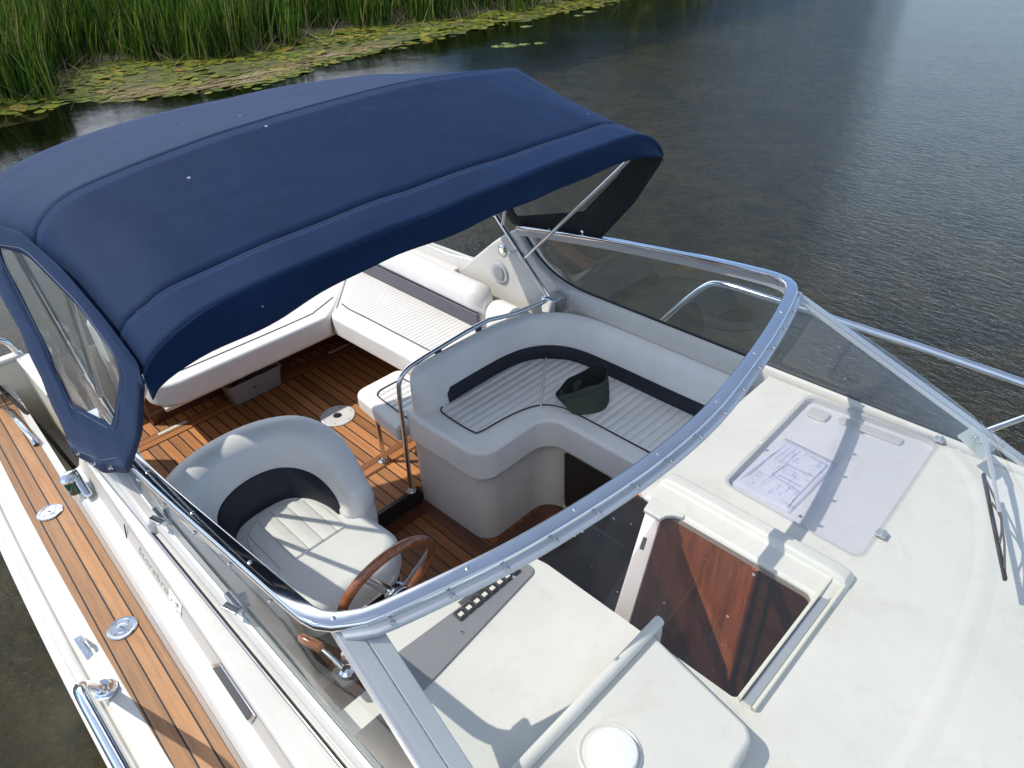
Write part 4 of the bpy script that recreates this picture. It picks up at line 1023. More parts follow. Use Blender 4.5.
# --- aft bench and port side seat
ab_ = thing('aft_bench', 'long white vinyl bench across the stern, half under the canopy hem', 'bench', (-2.7,0.1,0.0))
cushion('seat_cushion', [(-2.99,-0.62),(-2.50,-0.64),(-2.40,-0.54),(-2.395,0.40),(-2.47,0.50),(-2.99,1.02)], 0.325, 0.462, 0.060, M['vinyl'], ab_, [0.05,0.12,0.16,0.05,0.03,0.02])
piping([(-2.56,-0.60),(-2.505,-0.50),(-2.495,-0.2),(-2.495,0.30),(-2.515,0.40),(-2.58,0.56)], 0.463, ab_)
G().box((-2.98,-0.60,0.302),(-2.435,0.50,0.324)).build('bench_board', M['cream'], ab_, bevel=0.006)
G().box((-3.04,-0.60,0.0),(-2.84,1.00,0.30)).build('bench_base', M['mahogany_dark'], ab_)
bp = [Vector((-2.93,-0.60)), Vector((-2.93,0.2)), Vector((-2.93,0.95))]
backrest([Vector((p.x,p.y)) for p in resample([Vector((-2.93,-0.66,0)), Vector((-2.93,0.98,0))], 12)], smooth_prof(lambda t, i: [(0.0,0.44),(-0.02,0.58),(-0.03,0.66),(-0.06,0.70),(-0.10,0.69),(-0.12,0.64),(-0.12,0.42)]), 'backrest', M['vinyl'], ab_)

ss = thing('side_seat', 'ribbed white vinyl seat along the port side in full sun', 'seat', (-1.95,0.7,0.0))
cushion('seat_cushion', [(-2.40,0.415),(-1.37,0.445),(-1.37,0.96),(-2.96,0.96),(-2.47,0.505)], 0.335, 0.464, 0.058, M['vinyl'], ss, [0.10,0.03,0.02,0.02,0.02])
panel([(-2.44,0.565),(-2.36,0.545),(-1.40,0.565),(-1.40,0.885),(-2.78,0.885)], 0.464, 'ribbed_panel', M['vinyl_rib_x'], ss, [0.02,0.05,0.01,0.01,0.01], 0.003, 0.003)
piping([(-2.46,0.545),(-2.36,0.535),(-2.2,0.542),(-1.40,0.562)], 0.466, ss)
G().tube([(-2.86,0.875,0.468),(-2.46,0.505,0.469),(-2.42,0.465,0.455),(-2.405,0.445,0.40),(-2.41,0.45,0.31)], 0.005, 8).build('cushion_seam', M['vinyl'], ss)
G().prism([(-2.62,0.80),(-1.38,0.80),(-1.38,1.04),(-2.62,1.04)], 0.0, 0.334).build('seat_base', M['mahogany_dark'], ss)
bprof = [(0.0,0.455),(-0.008,0.52),(-0.012,0.555),(0.014,0.575),(0.016,0.63),(-0.004,0.672),(-0.040,0.690),(-0.085,0.685),(-0.125,0.66),(-0.135,0.58),(-0.13,0.44)]
bpth = [Vector((p.x,p.y)) for p in resample([Vector((-2.90,0.915,0)), Vector((-1.60,0.900,0))], 26)]
def bpf(t, i):
    e = min(1, (1-t)/0.045); e = math.sqrt(max(0.03, 1-(1-e)**2)); c = -0.06
    return [(c+(o-c)*(0.4+0.6*e), 0.48+(z-0.48)*(0.72+0.28*e) if z > 0.48 else z) for o, z in bprof]
b_ = backrest(bpth, smooth_prof(bpf), 'backrest', M['vinyl'], ss)
G().box((-2.75,0.886,0.462),(-1.62,0.904,0.556)).build('navy_band', M['navy_sheen'], b_, bevel=0.006)
rpth = [Vector((p.x,p.y)) for p in resample([Vector((-1.585,0.90,0)), Vector((-1.34,0.895,0))], 10)]
def rpf(t, i):
    e = min(1, t/0.25); e = math.sqrt(max(0.03, 1-(1-e)**2)); c = -0.06
    return [(c+(o-c)*(0.4+0.6*e), 0.46+(z-0.46)*(0.7+0.3*e)) for o, z in [(0.0,0.45),(0.01,0.52),(0.012,0.58),(-0.01,0.625),(-0.06,0.645),(-0.11,0.63),(-0.13,0.58),(-0.13,0.44)]]
backrest(rpth, smooth_prof(rpf), 'end_cushion', M['vinyl'], ss)
G().box((-3.1,1.03,0.40),(-1.96,1.14,0.668)).build('side_ledge', M['gelcoat'], boat, bevel=0.02)

# --- small aft-facing seat on a steel leg
fs_ = thing('folding_seat', 'small white padded seat on a steel leg beside the grab rail', 'seat', (-1.55,0.26,0.0))
cushion('seat_cushion', [(-1.735,0.10),(-1.318,0.065),(-1.318,0.425),(-1.735,0.405)], 0.305, 0.395, 0.040, M['vinyl'], fs_, [0.07,0.02,0.02,0.05])
panel([(-1.63,0.17),(-1.33,0.15),(-1.33,0.36),(-1.63,0.35)], 0.395, 'ribbed_panel', M['vinyl_rib_wide'], fs_, 0.05, 0.003, 0.003)
piping([(-1.62,0.175),(-1.635,0.20),(-1.638,0.26),(-1.632,0.33),(-1.60,0.352),(-1.33,0.362)], 0.398, fs_)
piping([(-1.62,0.175),(-1.58,0.162),(-1.33,0.150)], 0.398, fs_)
G().tube([(-1.582,0.122,0.004),(-1.582,0.122,0.31)], 0.0125, 14).build('leg', M['steel'], fs_)
G().lathe([(0.032,0.0048),(0.032,0.009),(0.020,0.014),(0.015,0.022)], (-1.582,0.122,0.0), (0,0,1), 20).build('leg_foot', M['steel'], fs_)

# ================================================================== LOOSE THINGS
# grey crate under the bench
cr = thing('plastic_crate', 'grey plastic crate of odds and ends pushed under the aft bench', 'crate', (-2.70,-0.02,0.0046))
o0 = [(-2.775,-0.20),(-2.640,-0.195),(-2.640,0.150),(-2.775,0.150)]
def ringz(poly, z): return [Vector((x,y,z)) for x, y in fillet(poly, 0.018, 4)]
g = G(); g.rings([ringz(shrink(o0,0.018),0.006), ringz(shrink(o0,0.020),0.0045), ringz(o0,0.125), ringz(shrink(o0,-0.008),0.128), ringz(shrink(o0,-0.008),0.140), ringz(shrink(o0,0.006),0.140), ringz(shrink(o0,0.024),0.014)], True, False, True)
g.build('crate_body', M['grey_plastic'], cr, sharp=40)
g = G()
for (x, y, z, a, L, r) in ((-2.73,-0.10,0.09,0.3,0.07,0.022),(-2.69,0.0,0.10,1.2,0.06,0.018),(-2.72,0.08,0.095,2.0,0.05,0.02),(-2.68,-0.06,0.06,0.8,0.08,0.02)):
    g.tube([(x-L*math.cos(a)*0.5,y-L*math.sin(a)*0.5,z-0.02),(x+L*math.cos(a)*0.5,y+L*math.sin(a)*0.5,z+0.02)], r, 10)
g.box((-2.755,-0.04,0.02),(-2.69,0.03,0.105)); g.build('crate_contents', M['mesh_grey'], cr)

# green cloth cap lying crown down on the lounge seat
cap = thing('cloth_cap', 'dark green cloth cap lying open side up on the lounge seat', 'cap', (-0.66,0.70,0.51))
def teardrop(c, L, w, tilt, z, n=36, sag=0.0):
    out = []
    for k in range(n):
        a = 2*PI*k/n
        u = math.cos(a); v = math.sin(a)*(0.5+0.5*((u+1)/2)**0.75)*((u+1.02)/2.02)**0.12
        x = c[0]+(u*L*math.cos(tilt)-v*w*math.sin(tilt)); y = c[1]+(u*L*math.sin(tilt)+v*w*math.cos(tilt))
        out.append(Vector((x,y,z+0.022*u*(1-sag)+0.006*math.sin(3*a+1)*(1-sag))))
    return out
tl = math.atan2(0.265,0.071)
g = G(); c0 = (-0.700,0.690)
cx_, cy_ = c0
out_ = [teardrop((cx_+0.050,cy_-0.005),0.070,0.052,tl,0.5090,sag=1.0), teardrop((cx_+0.050,cy_-0.004),0.092,0.070,tl,0.513,sag=1.0), teardrop((cx_+0.044,cy_-0.003),0.104,0.078,tl,0.530,sag=0.9), teardrop((cx_+0.032,cy_-0.002),0.114,0.080,tl,0.560,sag=0.6), teardrop((cx_+0.016,cy_),0.126,0.080,tl,0.594,sag=0.3), teardrop((cx_,cy_),0.136,0.082,tl,0.622), teardrop((cx_-0.004,cy_),0.139,0.083,tl,0.631)]
for k, r in enumerate(out_):
    for i, p in enumerate(r): p.x += 0.0035*math.sin(i*1.1+k)*min(k,4)/4; p.z += 0.003*math.sin(i*0.8+k*2)*min(k,4)/4
g.rings(out_, True, False, False); g.add(out_[0], [tuple(range(len(out_[0])))[::-1]])
body_ = g.build('cap_cloth', M['felt'], cap, sharp=60)
g = G(); inn = [out_[-1], [p+Vector((0,0,0.001)) for p in teardrop((cx_-0.003,cy_),0.134,0.078,tl,0.631)], teardrop((cx_+0.010,cy_),0.122,0.073,tl,0.596,sag=0.2), teardrop((cx_+0.028,cy_),0.106,0.066,tl,0.556,sag=0.6), teardrop((cx_+0.044,cy_),0.085,0.056,tl,0.522,sag=1.0)]
g.rings(inn, True, False, False); g.add(inn[-1], [tuple(range(len(inn[-1])))]); g.build('cap_lining', M['felt_dark'], cap, sharp=60)
for dz in (-0.014, -0.022):
    G().tube([p.lerp(q, -dz/0.037)+Vector((0,0,0)) for p, q in zip(out_[5], out_[4])], 0.0013, 6, closed=True).build('cap_seam', paint('cap_thread', (0.018,0.022,0.016), 0.9), cap)

# printed sheet under the acrylic lid
def ch(u, v):          # u across, v along the sheet
    a, b, c, d = Vector((0.205,0.395)), Vector((0.235,0.745)), Vector((0.440,0.735)), Vector((0.430,0.395))
    p = (a.lerp(b,u)).lerp(d.lerp(c,u), v); return Vector((p.x,p.y,0.7796))
g = G(); n = 14
g.rings([[ch(i/n,j/n)+Vector((0,0,0.0015*math.sin(i*0.9)*math.sin(j*0.7))) for j in range(n+1)] for i in range(n+1)], False)
sheet = thing('chart_sheet', 'printed plan on paper lying under the clear acrylic lid', 'paper sheet', (0.33,0.57,0.7796))
g.build('paper', M['paper'], sheet, solid=0.0006)
def strokes(ls, name, mat, w):
    g = G()
    for (u0,v0,u1,v1) in ls:
        a = ch(u0,v0)+Vector((0,0,0.0028)); b = ch(u1,v1)+Vector((0,0,0.0028)); d = (b-a)
        if d.length < 1e-4: continue
        d.normalize(); sd = Vector((-d.y,d.x,0))*w
        g.add([a-sd,a+sd,b+sd,b-sd],[(0,1,2,3)])
    g.build(name, mat, sheet, smooth=False)
strokes([(0.16,0.90,0.90,0.88),(0.38,0.36,0.34,0.88),(0.62,0.40,0.64,0.88),(0.38,0.36,0.62,0.40),(0.10,0.80,0.10,0.98),(0.05,0.92,0.20,0.90),(0.90,0.55,0.90,0.88),(0.42,0.44,0.42,0.84)], 'printed_lines', M['ink'], 0.0011)
r2 = random.Random(3); ls2 = []
for k in range(70):
    u = r2.uniform(0.10,0.85); v = r2.uniform(0.12,0.86); L = r2.uniform(0.02,0.10)
    ls2.append((u,v,u+(L if k % 2 else 0.0),v+(0 if k % 2 else L)))
for k in range(8): ls2.append((0.08+0.02*k,0.08+0.004*k,0.55+0.03*k,0.08+0.004*k)) if k % 2 else ls2.append((0.60,0.10+0.045*k,0.92,0.10+0.045*k))
strokes(ls2, 'printed_text', M['ink_pale'], 0.0008)

# mooring rope dropped beside the stern locker
rp = [(-2.95,-1.19,0.60),(-2.70,-1.165,0.58),(-2.45,-1.13,0.50),(-2.30,-1.105,0.36),(-2.20,-1.09,0.285)]
for k in range(26):
    a = k*0.95; rp.append((-2.05+0.12*math.cos(a)+0.02*r2.uniform(-1,1), -1.095+0.034*math.sin(a), 0.278+0.0022*k+0.01*r2.random()))
tag(G().tube(spline(rp, 6), 0.0095, 8).build('mooring_rope', M['rope'], None, origin=(-2.05,-1.09,0.26)), 'black mooring rope heaped beside the cream stern locker', 'rope')
# ================================================================== WATER, BED, BANK
def structure(o, kind='structure'): o['kind'] = kind; return o
WZ = -0.5
m, nt, out = new_mat('lake_water'); h = NT(nt); co = h.coord()
w1 = h.noise(h.mapping(co, (1,1,1), (0,0,0), (0,0,0.5)), 0.55, 3, 0.5, 0.3)
w2 = h.noise(h.mapping(co, (1.0,2.2,1), (3,1,0), (0,0,0.75)), 9.0, 4, 0.60, 0.5)
w3 = h.noise(h.mapping(co, (1.0,2.6,1), (1,4,0), (0,0,0.35)), 26.0, 3, 0.55, 0.4)
x, y, z = h.sep(co)[:3]
# the wind reaches the open water, the reeds shelter the shallows
open_ = h.n('ShaderNodeMapRange', interpolation_type='SMOOTHSTEP'); h.l(h.math('ADD', h.math('ADD', x, h.math('MULTIPLY', y, 0.35)), h.math('MULTIPLY', w1, 5.0)), open_.inputs[0])
for i, v in zip((1,2,3,4), (-8.0, 3.0, 0.06, 0.62)): open_.inputs[i].default_value = v
amp = open_.outputs[0]
hgt = h.math('MULTIPLY', h.math('ADD', h.math('MULTIPLY', w2, 0.019), h.math('MULTIPLY', w3, 0.0065)), amp)
hgt = h.math('ADD', hgt, h.math('MULTIPLY', w1, 0.016))
bp = h.n('ShaderNodeBump'); h.l(hgt, bp.inputs['Height']); bp.inputs['Strength'].default_value = 1.0; bp.inputs['Distance'].default_value = 1.0
tr = h.n('ShaderNodeBsdfTransparent'); tr.inputs[0].default_value = (0.66,0.63,0.46,1)
gl = h.n('ShaderNodeBsdfGlossy'); gl.inputs['Roughness'].default_value = 0.03; h.l(bp.outputs[0], gl.inputs['Normal'])
fr = h.n('ShaderNodeFresnel'); h.l(two_sided_ior(h, 1.333), fr.inputs['IOR']); h.l(bp.outputs[0], fr.inputs['Normal'])
mx = h.n('ShaderNodeMixShader'); h.l(fr.outputs[0], mx.inputs[0]); h.l(tr.outputs[0], mx.inputs[1]); h.l(gl.outputs[0], mx.inputs[2]); h.l(mx.outputs[0], out.inputs[0])
M['water'] = m
def sheet_grid(name, x0, x1, y0, y1, z, mat, n=2):
    xs = np.linspace(x0,x1,n); ys = np.linspace(y0,y1,n)
    V = [(a,b,z) for a in xs for b in ys]; F = [(i*n+j,(i+1)*n+j,(i+1)*n+j+1,i*n+j+1) for i in range(n-1) for j in range(n-1)]
    return mk(name, V, F, mat, None, smooth=False)
structure(sheet_grid('water', -1500, 1500, -1500, 1500, WZ, M['water']))
m, nt, out = new_mat('weedy_lake_bed'); h = NT(nt); co = h.coord()
n1 = h.noise(co, 0.9, 6, 0.65, 1.2); n2 = h.noise(h.mapping(co,(1,1.6,1)), 3.2, 7, 0.72, 2.0)
col = h.ramp(h.math('ADD', h.math('MULTIPLY', n1, 0.5), h.math('MULTIPLY', n2, 0.5)), [(0.38,(0.012,0.014,0.008)),(0.47,(0.030,0.028,0.015)),(0.58,(0.062,0.053,0.025)),(0.72,(0.13,0.110,0.042))])
pb_ = h.principled(out, Base_Color=col, Roughness=0.95)
M['bed'] = m
structure(sheet_grid('lake_bed', -1500, 1500, -1500, 1500, -1.75, M['bed']))

def shore_reed(y): return interp(y, [-10,1,2.6,3.4,4.6,5.6,6.4,8.2,9.2,10.8,12,13.5,16,19,26,45], [-15.4,-15.2,-15.2,-17.8,-18.2,-16.6,-15.9,-15.8,-17.4,-16.6,-16.2,-15.3,-15.0,-14.8,-14.6,-14.2])
def shore_mat(y): return interp(y, [-10,1.5,3,4.2,5.4,6.5,7.8,9.8,12,14,16,18.6,22,45], [-15.0,-14.9,-14.2,-13.5,-13.0,-13.3,-13.8,-13.9,-14.2,-14.0,-14.0,-13.9,-14.2,-14.0])
bankm = paint('bank_mud', (0.055,0.048,0.030), 0.95, 0.4, dirt=0.6, dirt_col=(0.10,0.11,0.03))
ys = [-30+1.0*i for i in range(100)]
g = G(); g.rings([[Vector((shore_reed(y)+0.9,y,-0.62)), Vector((shore_reed(y)-0.1,y,-0.50)), Vector((shore_reed(y)-2.0,y,-0.44)), Vector((-40,y,-0.30)), Vector((-120,y,0.4))] for y in ys], False)
structure(g.build('bank', bankm, None))

# reeds: thousands of thin upright blades, one bed
def leafmat(name, stops, rough=0.55, trans=0.3):
    m, nt, out = new_mat(name); h = NT(nt)
    geo = h.n('ShaderNodeNewGeometry')
    col = h.ramp(geo.outputs['Random Per Island'], stops)
    p = h.n('ShaderNodeBsdfPrincipled'); h.l(col, p.inputs['Base Color']); p.inputs['Roughness'].default_value = rough; p.inputs['Specular IOR Level'].default_value = 0.18
    t = h.n('ShaderNodeBsdfTranslucent'); h.l(col, t.inputs[0])
    mx = h.n('ShaderNodeMixShader'); mx.inputs[0].default_value = trans
    h.l(p.outputs[0], mx.inputs[1]); h.l(t.outputs[0], mx.inputs[2]); h.l(mx.outputs[0], out.inputs[0])
    return m
M['reed'] = leafmat('reed_leaf', [(0.0,(0.010,0.028,0.004)),(0.30,(0.026,0.068,0.008)),(0.62,(0.070,0.145,0.014)),(0.84,(0.15,0.24,0.026)),(0.955,(0.26,0.25,0.07)),(1.0,(0.30,0.24,0.12))])
M['dead'] = leafmat('dead_stem', [(0.0,(0.16,0.10,0.055)),(0.5,(0.28,0.20,0.11)),(1.0,(0.42,0.35,0.22))], 0.8, 0.1)
M['pad'] = leafmat('lily_pad_leaf', [(0.0,(0.045,0.085,0.008)),(0.35,(0.11,0.145,0.012)),(0.78,(0.20,0.20,0.022)),(0.95,(0.24,0.19,0.03)),(1.0,(0.14,0.08,0.02))], 0.6, 0.15)
M['scum'] = paint('floating_weed', (0.075,0.080,0.012), 0.9, 0.6, dirt=0.95, dirt_col=(0.02,0.022,0.008))

def mesh_np(name, V, F, mat, kind=None):
    me = bpy.data.meshes.new(name)
    V = np.asarray(V, dtype=np.float32); F = np.asarray(F, dtype=np.int32); k = F.shape[1]
    me.vertices.add(len(V)); me.vertices.foreach_set('co', V.ravel())
    me.loops.add(F.size); me.loops.foreach_set('vertex_index', F.ravel())
    me.polygons.add(len(F)); me.polygons.foreach_set('loop_start', np.arange(0, F.size, k, dtype=np.int32)); me.polygons.foreach_set('loop_total', np.full(len(F), k, dtype=np.int32))
    me.update(calc_edges=True); me.materials.append(mat)
    o = bpy.data.objects.new(name, me); COL.objects.link(o)
    if kind: o['kind'] = kind
    return o
def blades(P, H, W, lean, az, bend):
    """P (n,3) feet; each blade 4 cross sections"""
    n = len(P); ts = np.array([0, 0.4, 0.75, 1.0]); ws = np.array([0.8, 1.0, 0.65, 0.06])
    d = np.stack([np.cos(az), np.sin(az)], 1); fa = rng.uniform(0, 2*PI, n); sd = np.stack([np.cos(fa), np.sin(fa)], 1)
    V = np.zeros((n, 8, 3), np.float32)
    for k, (t, w) in enumerate(zip(ts, ws)):
        off = (lean*t + bend*t*t)[:, None]*d*H[:, None]
        zz = P[:, 2] + H*t*(1-0.25*bend*t)
        for j, sg in enumerate((-1, 1)):
            V[:, k*2+j, 0] = P[:, 0]+off[:, 0]+sg*sd[:, 0]*W*w*0.5
            V[:, k*2+j, 1] = P[:, 1]+off[:, 1]+sg*sd[:, 1]*W*w*0.5
            V[:, k*2+j, 2] = zz
    base = np.arange(n)[:, None]*8
    F = np.concatenate([base+np.array([0,1,3,2])+2*k for k in range(3)], 0)
    return V.reshape(-1, 3), F
def clump_noise(x, y):
    return np.sin(x*1.7+np.sin(y*1.1)*1.3)*np.sin(y*1.9+np.sin(x*0.8)*1.7)
N = 46000
yy = rng.uniform(-6, 44, N*2); dd = rng.gamma(1.5, 3.0, N*2)
sr = np.interp(yy, [-10,1,2.6,3.4,4.6,5.6,6.4,8.2,9.2,10.8,12,13.5,16,19,26,45], [-15.4,-15.2,-15.2,-17.8,-18.2,-16.6,-15.9,-15.8,-17.4,-16.6,-16.2,-15.3,-15.0,-14.8,-14.6,-14.2])
xx = sr-dd-0.15*rng.normal(size=N*2)
cn = clump_noise(xx, yy)
thin = np.where((yy > 8.5) & (dd < 3.0), 0.30, 0.72)
keep = rng.uniform(size=N*2) < np.clip(thin+0.7*cn*np.clip(2.4-dd, 0.15, 1), 0.04, 1)
xx, yy, dd = xx[keep][:N], yy[keep][:N], dd[keep][:N]
n = len(xx)
P = np.stack([xx, yy, np.full(n, -0.52)], 1)
H = rng.normal(1.55, 0.24, n)*np.clip(0.66+dd*0.14, 0.66, 1.12); H = np.clip(H, 0.5, 2.4)
V, F = blades(P, H, rng.uniform(0.016, 0.042, n), rng.uniform(0.0, 0.20, n), rng.normal(0.6, 1.2, n), np.abs(rng.normal(0.0, 0.14, n)))
mesh_np('reed_bed', V, F, M['reed'], 'stuff')
# dead stems and litter at the reeds' feet
n = 700
y2 = rng.uniform(-4, 34, n); s2 = np.array([shore_reed(v) for v in y2]); x2 = s2 + rng.normal(0.2, 0.7, n)
P = np.stack([x2, y2, np.full(n, -0.485)], 1)
V, F = blades(P, rng.uniform(0.2, 0.6, n), rng.uniform(0.006, 0.016, n), rng.uniform(0.1, 1.6, n), rng.uniform(0, 2*PI, n), rng.uniform(0.0, 0.6, n))
V[:, 2] = np.maximum(V[:, 2], -0.49)
mesh_np('dead_reeds', V, F, M['dead'], 'stuff')
n = 220                                     # brown stems lying flat along the edge of the mat
y2 = rng.uniform(3.2, 9.5, n); s2 = np.array([shore_mat(v) for v in y2]); x2 = s2 - np.abs(rng.normal(0.35, 0.35, n))
az = rng.normal(PI/2, 0.35, n); L = rng.uniform(0.3, 1.1, n); wd = rng.uniform(0.006, 0.016, n)
dx, dy = np.cos(az)*L/2, np.sin(az)*L/2; px, py = -np.sin(az)*wd, np.cos(az)*wd
zz = -0.492+rng.uniform(0, 0.03, n)
V = np.stack([np.stack([x2-dx-px,y2-dy-py,zz],1), np.stack([x2+dx-px,y2+dy-py,zz+0.004],1), np.stack([x2+dx+px,y2+dy+py,zz+0.006],1), np.stack([x2-dx+px,y2-dy+py,zz],1)], 1).reshape(-1,3)
F = np.arange(n)[:, None]*4+np.array([0,1,2,3])
mesh_np('reed_litter', V, F, M['dead'], 'stuff')
# floating weed: a ragged raft with thousands of leaves on it
ys = np.arange(-6, 40, 0.12); r3 = random.Random(11)
g = G(); rows = []
for y in ys:
    e = shore_mat(y)+0.20*math.sin(y*2.3)+0.14*math.sin(y*5.9+1)+0.10*r3.uniform(-1,1)
    rows.append([Vector((e,y,-0.4985)), Vector((e-0.12,y,-0.4955)), Vector((shore_reed(y)-0.8,y,-0.4945))])
g.rings(rows, False); o = g.build('floating_weed', M['scum'], None); o['kind'] = 'stuff'
n = 21000
y2 = rng.uniform(-4, 34, n); sm = np.array([shore_mat(v) for v in y2]); s2 = np.array([shore_reed(v) for v in y2])
u = rng.uniform(0, 1, n)**0.8; x2 = sm + 0.30 + (s2-0.6-sm-0.3)*u + rng.normal(0, 0.10, n)
ok_ = rng.uniform(size=n) < np.clip(0.55+0.9*np.sin(x2*2.1+np.sin(y2*1.3)*1.5)*np.sin(y2*1.6+1.0), 0.10, 1.0)
x2, y2 = x2[ok_], y2[ok_]; n = len(x2)
R = rng.gamma(3.0, 0.022, n); R = np.clip(R, 0.02, 0.17)
kk = 8; a = np.linspace(0.25, 2*PI-0.25, kk)[None, :]+rng.uniform(0, 2*PI, n)[:, None]
zz = -0.4925+rng.uniform(0, 0.012, n)
tilt = rng.normal(0, 0.10, n); ta = rng.uniform(0, 2*PI, n)
V = np.zeros((n, kk, 3), np.float32)
V[:, :, 0] = x2[:, None]+R[:, None]*np.cos(a); V[:, :, 1] = y2[:, None]+R[:, None]*np.sin(a)*0.9
V[:, :, 2] = zz[:, None]+R[:, None]*tilt[:, None]*np.cos(a-ta[:, None])+R[:, None]*0.10*np.abs(tilt[:, None])*6
F = np.arange(n)[:, None]*kk+np.arange(kk)
mesh_np('floating_leaves', V.reshape(-1,3), F, M['pad'], 'stuff')
# a few lily pads that drifted clear of the raft
def pad(x, y, r, rot, m):
    pts = [Vector((x+r*math.cos(rot+0.2+(2*PI-0.4)*k/22)*(1+0.03*math.sin(k*2)), y+r*math.sin(rot+0.2+(2*PI-0.4)*k/22), -0.492+0.006*math.sin(k*1.7))) for k in range(23)]
    g = G(); n = len(pts); c = Vector((x+0.06*r*math.cos(rot), y+0.06*r*math.sin(rot), -0.495))
    g.add([c]+pts, [(0,k,k+1) for k in range(1, n)])
    return g.build('lily_pad', m, None, origin=(x,y,-0.495), solid=0.004)
padm = paint('lily_pad_green', (0.10,0.13,0.02), 0.75, 0.4, dirt=0.5, dirt_col=(0.16,0.12,0.04))
PADS = [(-11.75,10.95,0.16),(-11.55,11.15,0.20),(-11.40,11.45,0.14),(-11.85,11.3,0.11),(-11.20,11.75,0.13),(-13.1,13.3,0.16),(-13.3,16.1,0.20),(-13.1,15.4,0.14)]
for i, (x, y, r) in enumerate(PADS):
    tag(pad(x, y, r, r3.uniform(0, 6.28), padm), 'lily pad floating clear of the weed off the reed bed', 'lily pad', 'lily pads drifting off the reeds')

# a far wood beyond the reeds: leaf clumps over trunks, one mass
n = 16; Vt = []; Ft = []
rt = np.random.default_rng(5); P_ = []; A_ = []
for k in range(n):
    az = math.radians(113+26*k/(n-1)+rt.normal(0,1.0)); D = rt.uniform(62, 84); cx0, cy0 = -4+D*math.cos(az), 8+D*math.sin(az); Ht = rt.uniform(13, 20)*(0.30+0.70*min(1, k/11))
    m_n = 620; a = rt.uniform(0, 2*PI, m_n); rr_ = rt.uniform(0.2, 1, m_n)**0.5*rt.uniform(3.5, 5.5); zz = rt.uniform(0.12, 1, m_n)
    rr_ *= np.sqrt(np.clip(1-(zz-0.5)**2*3.2, 0.05, 1))
    P_.append(np.stack([cx0+rr_*np.cos(a), cy0+rr_*np.sin(a), zz*Ht], 1))
P_ = np.concatenate(P_); m_n = len(P_)
q = rt.normal(size=(m_n, 2, 3)); q /= np.linalg.norm(q, axis=2, keepdims=True); s_ = rt.uniform(0.35, 0.9, m_n)[:, None]
V = np.stack([P_-q[:,0]*s_-q[:,1]*s_*0.7, P_+q[:,0]*s_-q[:,1]*s_*0.7, P_+q[:,0]*s_+q[:,1]*s_*0.7, P_-q[:,0]*s_+q[:,1]*s_*0.7], 1).reshape(-1,3)
mesh_np('far_wood', V, np.arange(m_n)[:, None]*4+np.array([0,1,2,3]), leafmat('wood_leaf', [(0.0,(0.010,0.022,0.006)),(0.6,(0.030,0.055,0.012)),(1.0,(0.065,0.095,0.022))]), 'stuff')

# ================================================================== LIGHT, SKY, CAMERA
w = bpy.data.worlds.new('World'); S.world = w; w.use_nodes = True
wn = w.node_tree; wn.nodes.clear()
sky = wn.nodes.new('ShaderNodeTexSky'); sky.sky_type = 'NISHITA'; sky.sun_disc = False
SUN = Vector((0.26277, 0.23029, -0.44)).normalized()
sky.sun_elevation = math.asin(-SUN.z); sky.sun_rotation = math.atan2(-SUN.x, -SUN.y) % (2*PI)
sky.altitude = 0; sky.air_density = 1.0; sky.dust_density = 0.2; sky.ozone_density = 1.0
bg = wn.nodes.new('ShaderNodeBackground'); bg.inputs[1].default_value = 0.15
wo = wn.nodes.new('ShaderNodeOutputWorld')
H = NT(wn)
hsv = H.n('ShaderNodeHueSaturation'); hsv.inputs['Saturation'].default_value = 0.74; H.l(sky.outputs[0], hsv.inputs['Color'])
dirv = H.coord('Generated'); dx_, dy_, dz_ = H.sep(dirv)[:3]
# fair-weather clouds: a layer seen from below, thicker towards the reed bank
inv = H.math('DIVIDE', 1.0, H.math('MAXIMUM', H.math('ADD', dz_, 0.10), 0.03))
pv = H.comb(H.math('MULTIPLY', dx_, inv), H.math('MULTIPLY', dy_, inv), 0.0)
cn = H.noise(H.mapping(pv, (0.55,0.55,1), (1.3,0.4,0)), 1.0, 7, 0.58, 0.4)
def lobe(az, el, lo, hi):       # 1 inside a cone round a heading, 0 outside
    v = (math.cos(math.radians(az))*math.cos(math.radians(el)), math.sin(math.radians(az))*math.cos(math.radians(el)), math.sin(math.radians(el)))
    d = H.math('ADD', H.math('ADD', H.math('MULTIPLY', dx_, v[0]), H.math('MULTIPLY', dy_, v[1])), H.math('MULTIPLY', dz_, v[2]))
    mr = H.n('ShaderNodeMapRange', interpolation_type='SMOOTHSTEP'); H.l(d, mr.inputs[0]); mr.inputs[1].default_value = math.cos(math.radians(lo)); mr.inputs[2].default_value = math.cos(math.radians(hi))
    return mr.outputs[0]
side = H.math('SUBTRACT', H.math('MULTIPLY', lobe(163, 20, 34, 14), 0.22), H.math('MULTIPLY', lobe(92, 22, 60, 30), 0.40))
cover = H.math('ADD', cn, side)
msk = H.ramp(cover, [(0.50,(0,0,0)),(0.62,(1,1,1))])
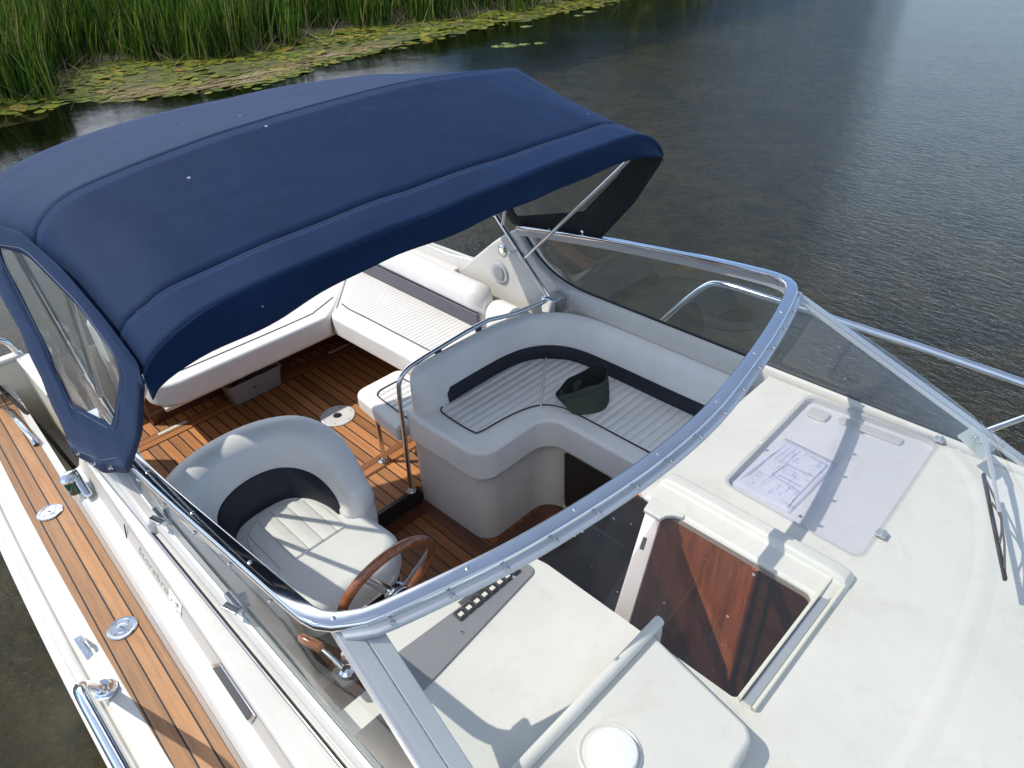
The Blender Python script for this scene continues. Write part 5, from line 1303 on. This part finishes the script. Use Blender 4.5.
msk = H.math('MULTIPLY', msk, H.ramp(dz_, [(0.02,(0,0,0)),(0.10,(1,1,1)),(0.85,(1,1,1)),(1.0,(0.3,0.3,0.3))]))
tint = H.ramp(dz_, [(0.0,(0.60,0.80,1.18)),(0.30,(0.70,0.87,1.12)),(0.65,(1,1,1))])
skyb = H.mix(1.0, hsv.outputs[0], tint, 'MULTIPLY')
skyc = H.mix(H.math('MULTIPLY', msk, 0.85), skyb, (10.2,10.8,11.8,1))
H.l(skyc, bg.inputs[0])
wn.links.new(bg.outputs[0], wo.inputs[0])
ld = bpy.data.lights.new('Sun', 'SUN'); ld.energy = 3.4; ld.angle = math.radians(0.53); ld.color = (1.0, 0.935, 0.84)
lo = bpy.data.objects.new('Sun', ld); COL.objects.link(lo); lo.rotation_euler = SUN.to_track_quat('-Z', 'Y').to_euler(); lo.location = (-6, -6, 9)

cam = bpy.data.cameras.new('Camera'); co_ = bpy.data.objects.new('Camera', cam); COL.objects.link(co_)
yaw, pit, rol = math.radians(136), math.radians(35), math.radians(-2.5)
d = Vector((math.cos(yaw)*math.cos(pit), math.sin(yaw)*math.cos(pit), -math.sin(pit)))
r = Vector((math.sin(yaw), -math.cos(yaw), 0)); u = r.cross(d)
r2_ = r*math.cos(rol)+u*math.sin(rol); u2_ = -r*math.sin(rol)+u*math.cos(rol)
mw = Matrix((r2_, u2_, -d)).transposed().to_4x4(); mw.translation = (0.993, -1.39, 2.5)
co_.matrix_world = mw
cam.sensor_width = 36; cam.lens = 711/1024*36; cam.clip_start = 0.05; cam.clip_end = 5000
S.camera = co_
S.view_settings.view_transform = 'Standard'; S.view_settings.look = 'None'; S.view_settings.exposure = 0.26; S.view_settings.gamma = 1.0
S.view_settings.use_curve_mapping = False
S.render.engine = 'CYCLES'
S.cycles.max_bounces = 10; S.cycles.transparent_max_bounces = 24; S.cycles.glossy_bounces = 5; S.cycles.diffuse_bounces = 4
S.cycles.caustics_reflective = False; S.cycles.caustics_refractive = False
S.cycles.use_denoising = True
